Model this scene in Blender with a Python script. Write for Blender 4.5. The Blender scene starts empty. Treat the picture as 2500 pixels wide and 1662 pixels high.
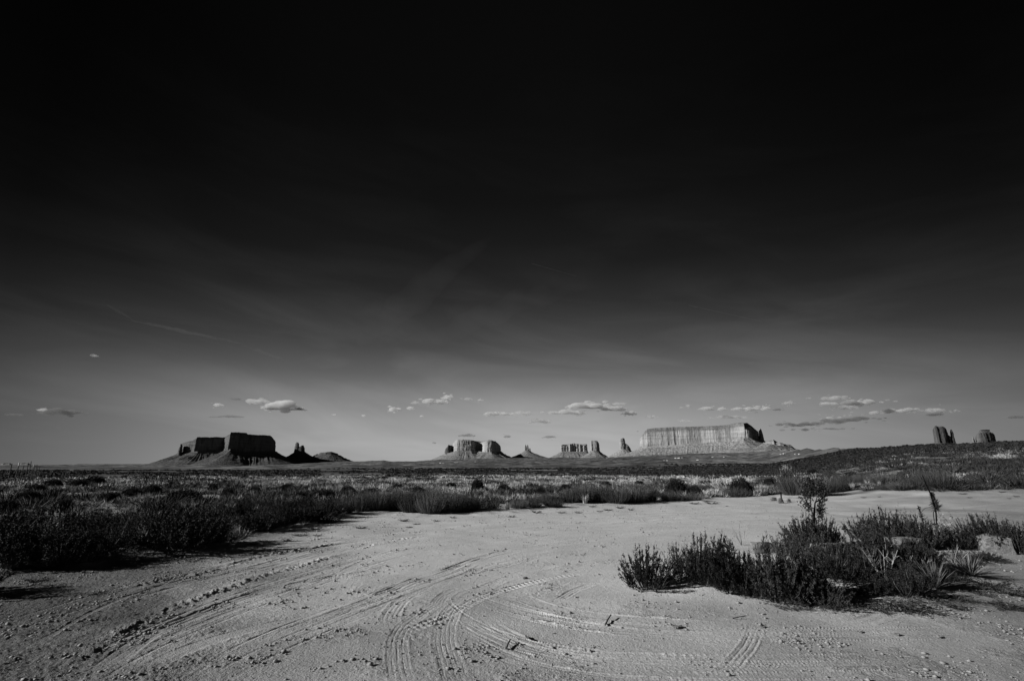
import bpy, math, random
import numpy as np
from mathutils import Vector

# ------------------------------------------------------------------ camera, sky, sun, exposure
S = bpy.context.scene
PITCH = math.radians(13.97); CAM_Z = 1.6; F = 1250.0; CX, CY = 1250.0, 831.0
cam_d = bpy.data.cameras.new("camera"); cam = bpy.data.objects.new("camera", cam_d)
S.collection.objects.link(cam); S.camera = cam
cam.location = (0, 0, CAM_Z); cam.rotation_euler = (math.radians(90) + PITCH, 0, 0)
cam_d.sensor_width = 36; cam_d.lens = 18.0; cam_d.clip_start = 0.05; cam_d.clip_end = 250000
SUN_EL = math.radians(21.0); SUN_AZ_BACK = math.radians(13.0)     # sun stands to the left, slightly behind
sun_dir = Vector((-math.cos(SUN_EL) * math.cos(SUN_AZ_BACK), -math.cos(SUN_EL) * math.sin(SUN_AZ_BACK), math.sin(SUN_EL)))
sl = bpy.data.lights.new("sun", 'SUN'); sl.energy = 5.0; sl.angle = math.radians(0.5); sl.color = (1, 0.995, 0.985)
so = bpy.data.objects.new("sun", sl); S.collection.objects.link(so)
so.rotation_euler = (-sun_dir).to_track_quat('-Z', 'Y').to_euler()
S.view_settings.view_transform = 'Standard'; S.view_settings.look = 'None'
S.view_settings.exposure = 0.30; S.view_settings.gamma = 1.0
try: S.view_settings.use_curve_mapping = False
except Exception: pass
S.cycles.use_denoising = True
S.cycles.max_bounces = 6; S.cycles.volume_bounces = 2; S.cycles.transparent_max_bounces = 16

w = bpy.data.worlds.new("World"); S.world = w; w.use_nodes = True
nt = w.node_tree; nt.nodes.clear()
def N(t, typ, **k):
    n = t.nodes.new(typ)
    for a, b in k.items(): setattr(n, a, b)
    return n
def math_n(t, op, a, b=None, c=None, clamp=False):
    n = t.nodes.new('ShaderNodeMath'); n.operation = op; n.use_clamp = clamp
    for i, v in enumerate((a, b, c)):
        if v is None: continue
        if isinstance(v, (int, float)): n.inputs[i].default_value = v
        else: t.links.new(v, n.inputs[i])
    return n.outputs[0]
def ramp(t, fac, stops, interp='LINEAR'):
    n = t.nodes.new('ShaderNodeValToRGB'); e = n.color_ramp.elements; n.color_ramp.interpolation = interp
    while len(e) < len(stops): e.new(0.5)
    for el, (p, v) in zip(e, sorted(stops)):
        el.position = p; el.color = (v, v, v, 1)
    t.links.new(fac, n.inputs[0]); return n.outputs[0]
def noise(t, vec, scale, detail=4, rough=.5, dist=0.0):
    n = t.nodes.new('ShaderNodeTexNoise'); n.inputs['Scale'].default_value = scale
    n.inputs['Detail'].default_value = detail; n.inputs['Roughness'].default_value = rough
    n.inputs['Distortion'].default_value = dist
    if vec is not None: t.links.new(vec, n.inputs['Vector'])
    return n.outputs[0]

sky = N(nt, 'ShaderNodeTexSky'); sky.sky_type = 'NISHITA'; sky.sun_disc = False
sky.sun_elevation = SUN_EL; sky.sun_rotation = math.atan2(sun_dir.x, sun_dir.y)
sky.altitude = 1600; sky.dust_density = 0.6; sky.ozone_density = 1.5
sep = N(nt, 'ShaderNodeSeparateColor'); nt.links.new(sky.outputs[0], sep.inputs[0])
tc = N(nt, 'ShaderNodeTexCoord'); sx = N(nt, 'ShaderNodeSeparateXYZ'); nt.links.new(tc.outputs['Generated'], sx.inputs[0])
el = math_n(nt, 'ARCSINE', sx.outputs[2])
elr = math_n(nt, 'DIVIDE', el, math.radians(60.0), clamp=True)
az = math_n(nt, 'ARCTAN2', sx.outputs[0], sx.outputs[1])
azr = math_n(nt, 'MULTIPLY_ADD', az, 1 / (2 * math.pi), 0.5)
# red channel only (a deep red filter on black and white film), with the film's contrast over height
SKY_EL = [(0, .190), (1.9, .192), (4.9, .188), (7.2, .152), (9.9, .090), (13.1, .050), (17.7, .0225), (22.2, .0108), (28.8, .0058), (37, .0036), (48, .0030), (60, .0025)]
filt = ramp(nt, elr, [(a / 60.0, v) for a, v in SKY_EL], 'LINEAR')
AZ = [(-180, .3), (-90, .2), (-46, .22), (-38, .40), (-25, .76), (-10, .93), (0, 1), (10, 1), (22, .84), (35, .55), (46, .34), (90, .3), (180, .3)]
azf = ramp(nt, azr, [((a + 180) / 360.0, v) for a, v in AZ])
# thin high cirrus: long soft streaks
comb = N(nt, 'ShaderNodeCombineXYZ')
nt.links.new(math_n(nt, 'MULTIPLY', az, 1.0), comb.inputs[0]); nt.links.new(math_n(nt, 'MULTIPLY_ADD', el, 4.5, math_n(nt, 'MULTIPLY', az, 0.55)), comb.inputs[1])
c1 = noise(nt, comb.outputs[0], 2.6, 6, .55, .6)
c1 = ramp(nt, c1, [(0, 0), (.44, .05), (.56, .5), (.68, 1), (1, 1)])
cb = ramp(nt, elr, [(0, .15), (.10, .25), (.25, .4), (.5, .3), (.75, .0), (1, 0)])
cir = math_n(nt, 'MULTIPLY_ADD', math_n(nt, 'MULTIPLY', c1, cb), 1.0, 0.93)
tot = math_n(nt, 'MULTIPLY', math_n(nt, 'MULTIPLY', filt, azf), cir)
# the physical sky supplies the light; the filter shapes it
REFR = 1.0
red = math_n(nt, 'POWER', math_n(nt, 'MULTIPLY', sep.outputs[0], 1.0 / REFR), 0.35)
tot = math_n(nt, 'MULTIPLY', tot, red)
cc = N(nt, 'ShaderNodeCombineColor')
for i in range(3): nt.links.new(tot, cc.inputs[i])
bg = N(nt, 'ShaderNodeBackground'); bg.inputs[1].default_value = 0.15
SKYGAIN = 5.4 / 0.8
vm = N(nt, 'ShaderNodeVectorMath', operation='SCALE'); nt.links.new(cc.outputs[0], vm.inputs[0]); vm.inputs['Scale'].default_value = SKYGAIN
nt.links.new(vm.outputs[0], bg.inputs[0])
wo = N(nt, 'ShaderNodeOutputWorld'); nt.links.new(bg.outputs[0], wo.inputs[0])

# ------------------------------------------------------------------ helpers
rng = np.random.default_rng(7); random.seed(7)
SP, CP = math.sin(PITCH), math.cos(PITCH)
def ray(px, py):
    u = (px - CX) / F; v = (CY - py) / F
    return u, CP - v * SP, SP + v * CP
def G0(px, py, z=0.0):
    x, y, zz = ray(px, py); t = (z - CAM_Z) / zz; return x * t, y * t
def AT(px, py, Y):
    x, y, z = ray(px, py); t = Y / y; return x * t, Y, CAM_Z + z * t
def azel(px, py):
    x, y, z = ray(px, py); return math.atan2(x, y), math.atan2(z, math.hypot(x, y))

_perm = {}
def perlin(x, y, seed=0):
    if seed not in _perm:
        r = np.random.default_rng(seed + 100); _perm[seed] = (r.permutation(4096).astype(np.int64), r.random(4096) * 2 * np.pi)
    P, A = _perm[seed]
    xi = np.floor(x).astype(np.int64); yi = np.floor(y).astype(np.int64); xf = x - xi; yf = y - yi
    u = xf * xf * xf * (xf * (xf * 6 - 15) + 10); v = yf * yf * yf * (yf * (yf * 6 - 15) + 10)
    def g(ix, iy, dx, dy):
        a = A[P[(P[ix & 4095] + iy) & 4095]]; return np.cos(a) * dx + np.sin(a) * dy
    n00 = g(xi, yi, xf, yf); n10 = g(xi + 1, yi, xf - 1, yf); n01 = g(xi, yi + 1, xf, yf - 1); n11 = g(xi + 1, yi + 1, xf - 1, yf - 1)
    return (n00 * (1 - u) + n10 * u) * (1 - v) + (n01 * (1 - u) + n11 * u) * v
def fbm(x, y, scale, octv=4, seed=0, gain=.5):
    o = 0; a = 1.0; f = 1.0 / scale
    for i in range(octv):
        o = o + a * perlin(x * f + 17.3 * i, y * f + 9.1 * i, seed + i); a *= gain; f *= 2.03
    return o
def sst(a, b, x):
    t = np.clip((x - a) / (b - a), 0, 1); return t * t * (3 - 2 * t)

def tag(o, label=None, cat=None, group=None, kind=None):
    if label: o['label'] = label
    if cat: o['category'] = cat
    if group: o['group'] = group
    if kind: o['kind'] = kind
    return o
def mesh_np(name, V, T, mat, smooth=False, attrs=None, matidx=None, quads=False):
    V = np.asarray(V, dtype=np.float32).reshape(-1, 3); T = np.asarray(T, dtype=np.int32)
    k = 4 if quads else 3; T = T.reshape(-1, k)
    me = bpy.data.meshes.new(name)
    me.vertices.add(len(V)); me.vertices.foreach_set('co', V.ravel())
    me.loops.add(T.size); me.loops.foreach_set('vertex_index', T.ravel())
    me.polygons.add(len(T)); me.polygons.foreach_set('loop_start', np.arange(0, T.size, k, dtype=np.int32))
    try: me.polygons.foreach_set('loop_total', np.full(len(T), k, dtype=np.int32))
    except Exception: pass
    if smooth: me.polygons.foreach_set('use_smooth', np.ones(len(T), dtype=bool))
    for m in (mat if isinstance(mat, (list, tuple)) else [mat]): me.materials.append(m)
    if matidx is not None: me.polygons.foreach_set('material_index', np.asarray(matidx, dtype=np.int32))
    for nm, dat in (attrs or {}).items():
        a = me.attributes.new(nm, 'FLOAT', 'POINT'); a.data.foreach_set('value', np.asarray(dat, dtype=np.float32))
    me.update(calc_edges=True)
    return me
def link(name, me, parent=None, loc=(0, 0, 0)):
    o = bpy.data.objects.new(name, me); S.collection.objects.link(o); o.location = loc
    if parent is not None: o.parent = parent
    return o
def empty(name, loc=(0, 0, 0), rz=0.0):
    o = bpy.data.objects.new(name, None); S.collection.objects.link(o); o.location = loc; o.rotation_euler = (0, 0, rz); o.empty_display_size = .2
    return o
def copy_tree(o, parent=None):
    c = o.copy(); S.collection.objects.link(c); c.parent = parent
    for ch in list(o.children): copy_tree(ch, c)
    return c

# ------------------------------------------------------------------ terrain height
HZ = [(-900, 1137), (0, 1136), (96, 1135), (230, 1133), (356, 1133), (430, 1135), (600, 1137), (700, 1134), (800, 1128), (900, 1125), (936, 1123.5), (956, 1126), (1012, 1126), (1060, 1123), (1150, 1120), (1250, 1118), (1350, 1117),
      (1480, 1117), (1560, 1112), (1700, 1107), (1869, 1101), (1942, 1098), (2000, 1097.5), (2049, 1095), (2148, 1094.5), (2275, 1089.5), (2339, 1087.5), (2434, 1082), (2500, 1078.5), (3400, 1072)]
HA = np.array([azel(*p) for p in HZ])
DD = np.array([(-900, 7000), (1400, 7000), (1500, 4200), (1880, 4000), (2080, 1000), (3400, 900)], float)
DA = np.array([azel(p, 1120)[0] for p in DD[:, 0]])
WA = [azel(1850, 1120)[0], azel(2300, 1120)[0]]
MOUND = [(1690, 1425, .9, .07), (1960, 1400, 1.5, .10), (2150, 1390, 1.6, .14), (2360, 1345, 1.4, .12), (2230, 1450, 1.0, .06), (1780, 1440, 1.0, .06)]
MOUNDS = [(*G0(a, b), r, h) for a, b, r, h in MOUND]
def H_base(x, y):
    x = np.asarray(x, float); y = np.asarray(y, float)
    r = np.hypot(x, y) + 1e-6; a = np.arctan2(x, y)
    E = np.interp(a, HA[:, 0], HA[:, 1])
    D = np.exp(np.interp(a, DA, np.log(DD[:, 1])))
    wr = sst(WA[0], WA[1], a)
    rr = np.minimum(r, D)
    lr = np.log(np.maximum(rr, 1))
    sl_ = np.clip((lr - math.log(70)) / (np.log(D) - math.log(70)), 0, 1) ** 3.0
    sr_ = np.where(rr > 28, 1 - (28 / rr) ** 1.15, 0); sr_ = sr_ / (1 - (28 / D) ** 1.15)
    s = sl_ * (1 - wr) + sr_ * wr
    s = np.where(np.abs(a) > 1.2, s * np.clip(1 - (np.abs(a) - 1.2) / .4, 0, 1), s)
    flat = -np.arctan2(CAM_Z, rr)
    th = flat * (1 - s) + E * s
    h = CAM_Z + rr * np.tan(th)
    h = h - np.clip(r - D, 0, 1e9) * 0.02 * wr
    h = np.maximum(h, -30)
    for mx, my, mr, mh in MOUNDS:
        h = h + mh * np.exp(-((x - mx) ** 2 + (y - my) ** 2) / (mr * mr))
    return h
# far edge of the bare dirt lot, as seen from the gravel; turned into ground positions
EDGE = np.array([(-1200, 1410), (0, 1392), (200, 1385), (330, 1352), (480, 1345), (560, 1318), (653, 1303), (701, 1285), (793, 1270), (861, 1251), (956, 1248), (1045, 1252), (1152, 1248), (1190, 1250), (1250, 1247), (1289, 1240), (1377, 1234),
      (1517, 1228), (1621, 1225), (1713, 1223), (1754, 1213), (1932, 1213), (1951, 1215), (2014, 1209), (2078, 1202), (2180, 1199), (2282, 1204), (2409, 1200), (2500, 1203), (4000, 1215)], float)
def proj0(x, y, z=0.0):   # pixel of a ground point
    y = np.maximum(y, 0.5); zz = z - CAM_Z
    f = y * CP + zz * SP; up = -y * SP + zz * CP
    return CX + F * x / np.maximum(f, .05), CY - F * up / np.maximum(f, .05)
def lot_amount(x, y):   # > 0 inside the bare lot (pixels below the edge)
    px, py = proj0(x, y, H_base(x, y))
    n = fbm(x, y, 1.6, 3, 40)
    e = np.interp(px, EDGE[:, 0], EDGE[:, 1])
    d = py - e + n * 16 * np.clip((py - 1142) / 120, .15, 1.5)
    return np.where(y < 1.0, 50.0, d)
def hummock(x, y):
    r = np.hypot(x, y)
    lot = lot_amount(x, y)
    inlot = sst(-6, 10, lot)
    h = inlot * (fbm(x, y, 2.2, 3, 1) * .022)
    fade = np.clip(1.6 - r / 120, 0, 1)
    h = h + (1 - inlot) * (fbm(x, y, 4.0, 3, 5) * .13 + .05) * fade
    ff = sst(500, 1500, r) * (1 - sst(8000, 12000, r))
    h = h + ff * (fbm(x, y, 320, 4, 7, .6) * 11 - 2.5 * np.abs(fbm(x, y, 120, 3, 8)))
    return h
def Hs(x, y):
    x = np.atleast_1d(np.asarray(x, float)); y = np.atleast_1d(np.asarray(y, float)); return H_base(x, y) + hummock(x, y)
def G(px, py):     # ground point seen at a pixel, following the real height
    r0 = ray(px, py); x, y = G0(px, max(py, 1146)); 
    for _ in range(12):
        z = float(Hs(x, y)[0]); t = (z - CAM_Z) / r0[2] if r0[2] < -1e-4 else 3000.0
        if t <= 0: t = 3000.0
        nx, ny = r0[0] * t, r0[1] * t; x, y = .5 * x + .5 * nx, .5 * y + .5 * ny
    return x, y, float(Hs(x, y)[0])

# ------------------------------------------------------------------ tyre tracks pressed into the lot (paths on the ground)
# (points, width m, number of grooves, depth m, lug)
TR = [
 ([(985, 1700), (970, 1620), (972, 1570), (990, 1530), (1040, 1490), (1110, 1450)], .26, 4, .018, 1),
 ([(1130, 1700), (1108, 1640), (1090, 1590), (1083, 1560), (1088, 1525), (1105, 1490), (1140, 1460), (1180, 1435), (1240, 1410), (1330, 1385), (1480, 1358)], .30, 5, .018, 1),
 ([(955, 1540), (953, 1512), (968, 1480), (995, 1455), (1050, 1432), (1130, 1405), (1205, 1372), (1290, 1352), (1420, 1340)], .28, 4, .014, 0),
 ([(965, 1540), (1000, 1522), (1030, 1502)], .22, 2, .022, 2),
 ([(930, 1575), (1000, 1540), (1100, 1500), (1170, 1462), (1230, 1438), (1330, 1415), (1450, 1395)], .24, 2, .012, 2),
 ([(1060, 1495), (1072, 1468), (1100, 1445), (1150, 1428), (1200, 1408)], .26, 5, .014, 0),
 ([(1110, 1545), (1180, 1580), (1260, 1612), (1330, 1630), (1420, 1640)], .30, 4, .014, 0),
 ([(1170, 1500), (1220, 1540), (1290, 1570), (1360, 1590), (1500, 1600), (1800, 1602)], .30, 2, .013, 0),
 ([(1190, 1462), (1270, 1490), (1400, 1520), (1560, 1545), (1750, 1552), (2000, 1545)], .32, 1, .018, 0),
 ([(1255, 1450), (1340, 1480), (1480, 1505), (1640, 1520), (1850, 1535)], .34, 1, .016, 0),
 ([(1290, 1630), (1340, 1600), (1390, 1575)], .26, 4, .016, 0),
 ([(1250, 1662), (1300, 1640), (1350, 1612)], .24, 3, .014, 0),
 ([(1320, 1482), (1370, 1460), (1410, 1438), (1500, 1410)], .20, 3, .012, 0),
 ([(1740, 1662), (1800, 1610), (1832, 1570), (1845, 1530), (1850, 1500)], .20, 3, .008, 0),
 ([(700, 1520), (840, 1480), (960, 1440), (1060, 1405), (1150, 1370), (1260, 1345), (1400, 1325), (1600, 1300)], .30, 4, .012, 0),
 ([(840, 1470), (940, 1445), (1000, 1420), (1080, 1395), (1180, 1360), (1300, 1330), (1500, 1305), (1700, 1285)], .26, 3, .012, 0),
 ([(740, 1430), (820, 1405), (880, 1375), (960, 1340), (1100, 1315), (1300, 1297), (1600, 1275), (1950, 1262)], .30, 4, .016, 0),
 ([(560, 1400), (700, 1362), (790, 1335), (880, 1322), (1010, 1308), (1200, 1292), (1400, 1278), (1700, 1262), (2100, 1248)], .30, 2, .014, 0),
 ([(740, 1372), (800, 1352), (880, 1335), (960, 1318), (1100, 1303)], .26, 4, .016, 0),
 ([(200, 1470), (360, 1440), (520, 1410), (640, 1385), (760, 1355), (860, 1335)], .30, 2, .015, 0),
 ([(0, 1600), (120, 1550), (215, 1498), (330, 1450), (450, 1415), (560, 1385)], .10, 1, .020, 0),
 ([(230, 1655), (300, 1590), (380, 1540), (480, 1500), (620, 1450), (760, 1418), (900, 1395), (1060, 1360)], .32, 3, .016, 0),
 ([(330, 1662), (400, 1610), (500, 1570), (640, 1530), (780, 1500), (900, 1470)], .30, 4, .014, 0),
 ([(900, 1600), (1000, 1560), (1080, 1545), (1130, 1530)], .22, 2, .010, 2),
 ([(1850, 1480), (1950, 1462), (2060, 1450)], .34, 6, .012, 2),
 ([(1880, 1500), (2000, 1480), (2120, 1465), (2220, 1452)], .34, 6, .012, 2),
 ([(1950, 1545), (2100, 1520), (2250, 1480), (2340, 1450), (2420, 1425)], .30, 2, .010, 0),
 ([(1700, 1600), (1850, 1590), (2100, 1572), (2300, 1568)], .30, 1, .012, 0),
 ([(1150, 1330), (1300, 1315), (1500, 1340)], .2, 2, .008, 0),
 ([(173, 1628), (293, 1560), (413, 1508), (553, 1456), (713, 1404), (893, 1352), (1093, 1310), (1393, 1277), (1793, 1250)], 0.07, 1, 0.014, 0),
 ([(297, 1575), (417, 1522), (557, 1468), (717, 1415), (897, 1361), (1097, 1317), (1397, 1283), (1797, 1256)], 0.20, 3, 0.012, 0),
 ([(180, 1662), (300, 1590), (420, 1535), (560, 1480), (720, 1425), (900, 1370), (1100, 1325), (1400, 1290), (1800, 1262)], 0.05, 1, 0.010, 0),
 ([(303, 1605), (423, 1548), (563, 1492), (723, 1435), (903, 1379), (1103, 1333), (1403, 1297), (1803, 1268)], 0.12, 2, 0.012, 0),
 ([(187, 1696), (307, 1620), (427, 1562), (567, 1504), (727, 1446), (907, 1388), (1107, 1340), (1407, 1303), (1807, 1274)], 0.06, 1, 0.012, 0),
 ([(493, 1628), (593, 1570), (753, 1504), (893, 1452), (1043, 1400), (1193, 1352), (1413, 1315), (1643, 1291)], 0.07, 1, 0.014, 0),
 ([(597, 1585), (757, 1517), (897, 1463), (1047, 1410), (1197, 1361), (1417, 1322), (1647, 1298)], 0.20, 3, 0.012, 0),
 ([(500, 1662), (600, 1600), (760, 1530), (900, 1475), (1050, 1420), (1200, 1370), (1420, 1330), (1650, 1305)], 0.05, 1, 0.010, 0),
 ([(603, 1615), (763, 1543), (903, 1487), (1053, 1430), (1203, 1379), (1423, 1338), (1653, 1312)], 0.12, 2, 0.012, 0),
 ([(507, 1696), (607, 1630), (767, 1556), (907, 1498), (1057, 1440), (1207, 1388), (1427, 1345), (1657, 1319)], 0.06, 1, 0.012, 0),
 ([(1117, 1429), (1197, 1466), (1327, 1499), (1497, 1522), (1747, 1536), (2047, 1536), (2397, 1531)], 0.07, 1, 0.014, 0),
 ([(1200, 1478), (1330, 1512), (1500, 1535), (1750, 1550), (2050, 1550), (2400, 1545)], 0.20, 3, 0.012, 0),
 ([(1123, 1451), (1203, 1490), (1333, 1525), (1503, 1548), (1753, 1564), (2053, 1564), (2403, 1559)], 0.05, 1, 0.010, 0),
 ([(1074, 1448), (1124, 1495), (1214, 1538), (1344, 1571), (1544, 1592), (1844, 1600), (2294, 1592)], 0.07, 1, 0.014, 0),
 ([(1128, 1512), (1218, 1556), (1348, 1590), (1548, 1612), (1848, 1620), (2298, 1612)], 0.20, 3, 0.012, 0),
 ([(1082, 1477), (1132, 1528), (1222, 1574), (1352, 1610), (1552, 1632), (1852, 1640), (2302, 1632)], 0.05, 1, 0.010, 0),
 ([(1136, 1545), (1226, 1592), (1356, 1629), (1556, 1652), (1856, 1660), (2306, 1652)], 0.12, 2, 0.012, 0),
 ([(-5, 1520), (195, 1462), (395, 1410), (595, 1362), (795, 1318), (995, 1290), (1295, 1266), (1695, 1247)], 0.07, 1, 0.014, 0),
 ([(198, 1474), (398, 1420), (598, 1371), (798, 1326), (998, 1297), (1298, 1272), (1698, 1252)], 0.20, 3, 0.012, 0),
 ([(2, 1547), (202, 1486), (402, 1430), (602, 1379), (802, 1334), (1002, 1303), (1302, 1278), (1702, 1258)], 0.05, 1, 0.010, 0),
 ([(205, 1498), (405, 1440), (605, 1388), (805, 1342), (1005, 1310), (1305, 1284), (1705, 1263)], 0.12, 2, 0.012, 0),
 ([(1400, 1250), (1700, 1240), (2000, 1230), (2500, 1224)], .4, 2, .014, 0),
 ([(1300, 1262), (1600, 1250), (2000, 1245), (2500, 1240)], .4, 2, .014, 0),
 ([(1150, 1282), (1400, 1264), (1750, 1252), (2100, 1262), (2500, 1270)], .3, 2, .014, 0),
]
# loose ridges of rubble thrown up beside the turning wheels: (points, width m, height m)
BERM = [
 ([(60, 1662), (200, 1600), (300, 1538), (360, 1510), (440, 1475), (540, 1440), (640, 1405), (760, 1372), (850, 1345)], .22, .045),
 ([(240, 1450), (300, 1440), (420, 1412), (520, 1392), (620, 1362), (740, 1340), (860, 1318)], .24, .04),
 ([(860, 1340), (960, 1318), (1060, 1305)], .16, .03),
 ([(900, 1400), (860, 1410), (820, 1420)], .18, .03),
 ([(720, 1330), (790, 1312), (860, 1305)], .2, .03),
 ([(540, 1430), (600, 1420), (700, 1400)], .2, .03),
 ([(1180, 1455), (1240, 1470), (1300, 1482)], .12, .02),
 ([(1230, 1593), (1300, 1600), (1340, 1615)], .16, .04),
 ([(1330, 1622), (1420, 1630), (1500, 1640)], .16, .03),
 ([(860, 1610), (920, 1640), (980, 1660)], .34, .035),
 ([(1150, 1630), (1230, 1650), (1300, 1660)], .3, .025),
 ([(2090, 1545), (2180, 1550), (2300, 1556)], .14, .04),
 ([(1250, 1495), (1400, 1532), (1520, 1550)], .14, .02),
 ([(1520, 1500), (1600, 1508), (1750, 1520)], .14, .02),
 ([(300, 1662), (350, 1640), (450, 1610), (560, 1600)], .35, .03),
]
def spline(pts, step=.05):
    P = np.array([G0(a, b) for a, b in pts]); P = np.vstack([2 * P[0] - P[1], P, 2 * P[-1] - P[-2]])
    out = []
    for i in range(1, len(P) - 2):
        p0, p1, p2, p3 = P[i - 1:i + 3]; n = max(3, min(14, int(np.linalg.norm(p2 - p1) / .25)))
        t = np.linspace(0, 1, n, endpoint=False)[:, None]
        out.append(.5 * ((2 * p1) + (-p0 + p2) * t + (2 * p0 - 5 * p1 + 4 * p2 - p3) * t ** 2 + (-p0 + 3 * p1 - 3 * p2 + p3) * t ** 3))
    out.append(P[-2][None]); return np.vstack(out)
def near_path(x, y, C, wmax):
    """signed offset, run length and end fade of the points close to the path C"""
    lo = C.min(0) - wmax; hi = C.max(0) + wmax
    sel = np.nonzero((x > lo[0]) & (x < hi[0]) & (y > lo[1]) & (y < hi[1]))[0]
    if len(sel) == 0: return None
    X, Y = x[sel], y[sel]; best = np.full(len(sel), 1e9); off = np.zeros(len(sel)); run = np.zeros(len(sel)); acc = 0.0
    for i in range(len(C) - 1):
        a, b = C[i], C[i + 1]; d = b - a; L = np.hypot(*d)
        if L < 1e-6: continue
        q = np.nonzero((X > min(a[0], b[0]) - wmax) & (X < max(a[0], b[0]) + wmax) & (Y > min(a[1], b[1]) - wmax) & (Y < max(a[1], b[1]) + wmax))[0]
        if len(q):
            rx = X[q] - a[0]; ry = Y[q] - a[1]; t = np.clip((rx * d[0] + ry * d[1]) / (L * L), 0, 1)
            ex = rx - t * d[0]; ey = ry - t * d[1]; dist = np.hypot(ex, ey); sg = np.sign(d[0] * ry - d[1] * rx)
            m = dist < best[q]; qq = q[m]; best[qq] = dist[m]; off[qq] = (dist * sg)[m]; run[qq] = acc + (t * L)[m]
        acc += L
    k = best < wmax
    return sel[k], off[k], run[k], sst(0, 1, np.minimum(run[k], acc - run[k]) / .9)
def lot_detail(x, y):
    h = np.zeros(len(x)); smoothing = np.zeros(len(x)); rub = np.zeros(len(x))
    for k, (pts, wd, ng, dep0, lug) in enumerate(TR):
        dep = dep0 * (.95 if ng < 4 else .36); wd = wd * .72
        r = near_path(x, y, spline(pts), wd)
        if r is None: continue
        s, o, run, fd = r; u = o / (wd * .5) + .22 * fbm(run, run * 0 + k, .9, 2, 170 + k); au = np.abs(u)
        wear = .45 + .75 * sst(-.25, .35, fbm(run, o * .2 + k * 7, 1.1, 2, 60 + k))
        body = 1 - sst(.86, 1.04, au)
        dep = dep * .85
        p = -dep * .30 * body + dep * .6 * np.exp(-((au - 1.16) / .12) ** 2)
        if ng > 1: p = p + body * dep * (.35 - 1.15 * np.abs(np.cos(u * math.pi * ng * .5 + k)) ** 9) * (.35 + .9 * sst(-.1, .3, fbm(run * 1.0, u * 2 + k, .35, 2, 130 + k)))
        if lug: p = p + body * dep * (.18 if lug == 1 else .45) * np.sign(np.sin(run * 2 * math.pi / .085 + np.sign(u) * 1.6)) * (au > (.25 if lug == 1 else .1))
        h[s] += p * fd * wear; smoothing[s] = np.maximum(smoothing[s], body * fd)
    for k, (pts, wd, ht) in enumerate(BERM):
        r = near_path(x, y, spline(pts), wd * 1.3)
        if r is None: continue
        s, o, run, fd = r; u = o / (wd * .5)
        cl = np.clip(.6 + 2.2 * fbm(x[s], y[s], .075, 3, 80 + k), 0, 2.2)
        h[s] += ht * .5 * np.exp(-u * u * 1.6) * cl * fd * (.5 + .7 * sst(-.3, .3, fbm(run, run * 0, .8, 2, 90 + k)))
        rub[s] = np.maximum(rub[s], np.exp(-u * u * 1.2) * fd)
    return h, smoothing, rub

# ------------------------------------------------------------------ materials
def mat(name):
    m = bpy.data.materials.new(name); m.use_nodes = True; t = m.node_tree; t.nodes.clear()
    o = N(t, 'ShaderNodeOutputMaterial'); b = N(t, 'ShaderNodeBsdfPrincipled'); t.links.new(b.outputs[0], o.inputs[0])
    b.inputs['Roughness'].default_value = .9
    b.inputs['Specular IOR Level'].default_value = .15
    return m, t, b
def set_grey(t, b, v):
    c = N(t, 'ShaderNodeCombineColor')
    for i in range(3): t.links.new(v, c.inputs[i])
    t.links.new(c.outputs[0], b.inputs['Base Color'])
def bump(t, b, h, dist, strength=1.0, prev=None):
    n = N(t, 'ShaderNodeBump'); n.inputs['Strength'].default_value = strength; n.inputs['Distance'].default_value = dist
    t.links.new(h, n.inputs['Height'])
    if prev is not None: t.links.new(prev, n.inputs['Normal'])
    t.links.new(n.outputs[0], b.inputs['Normal']); return n.outputs[0]

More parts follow.
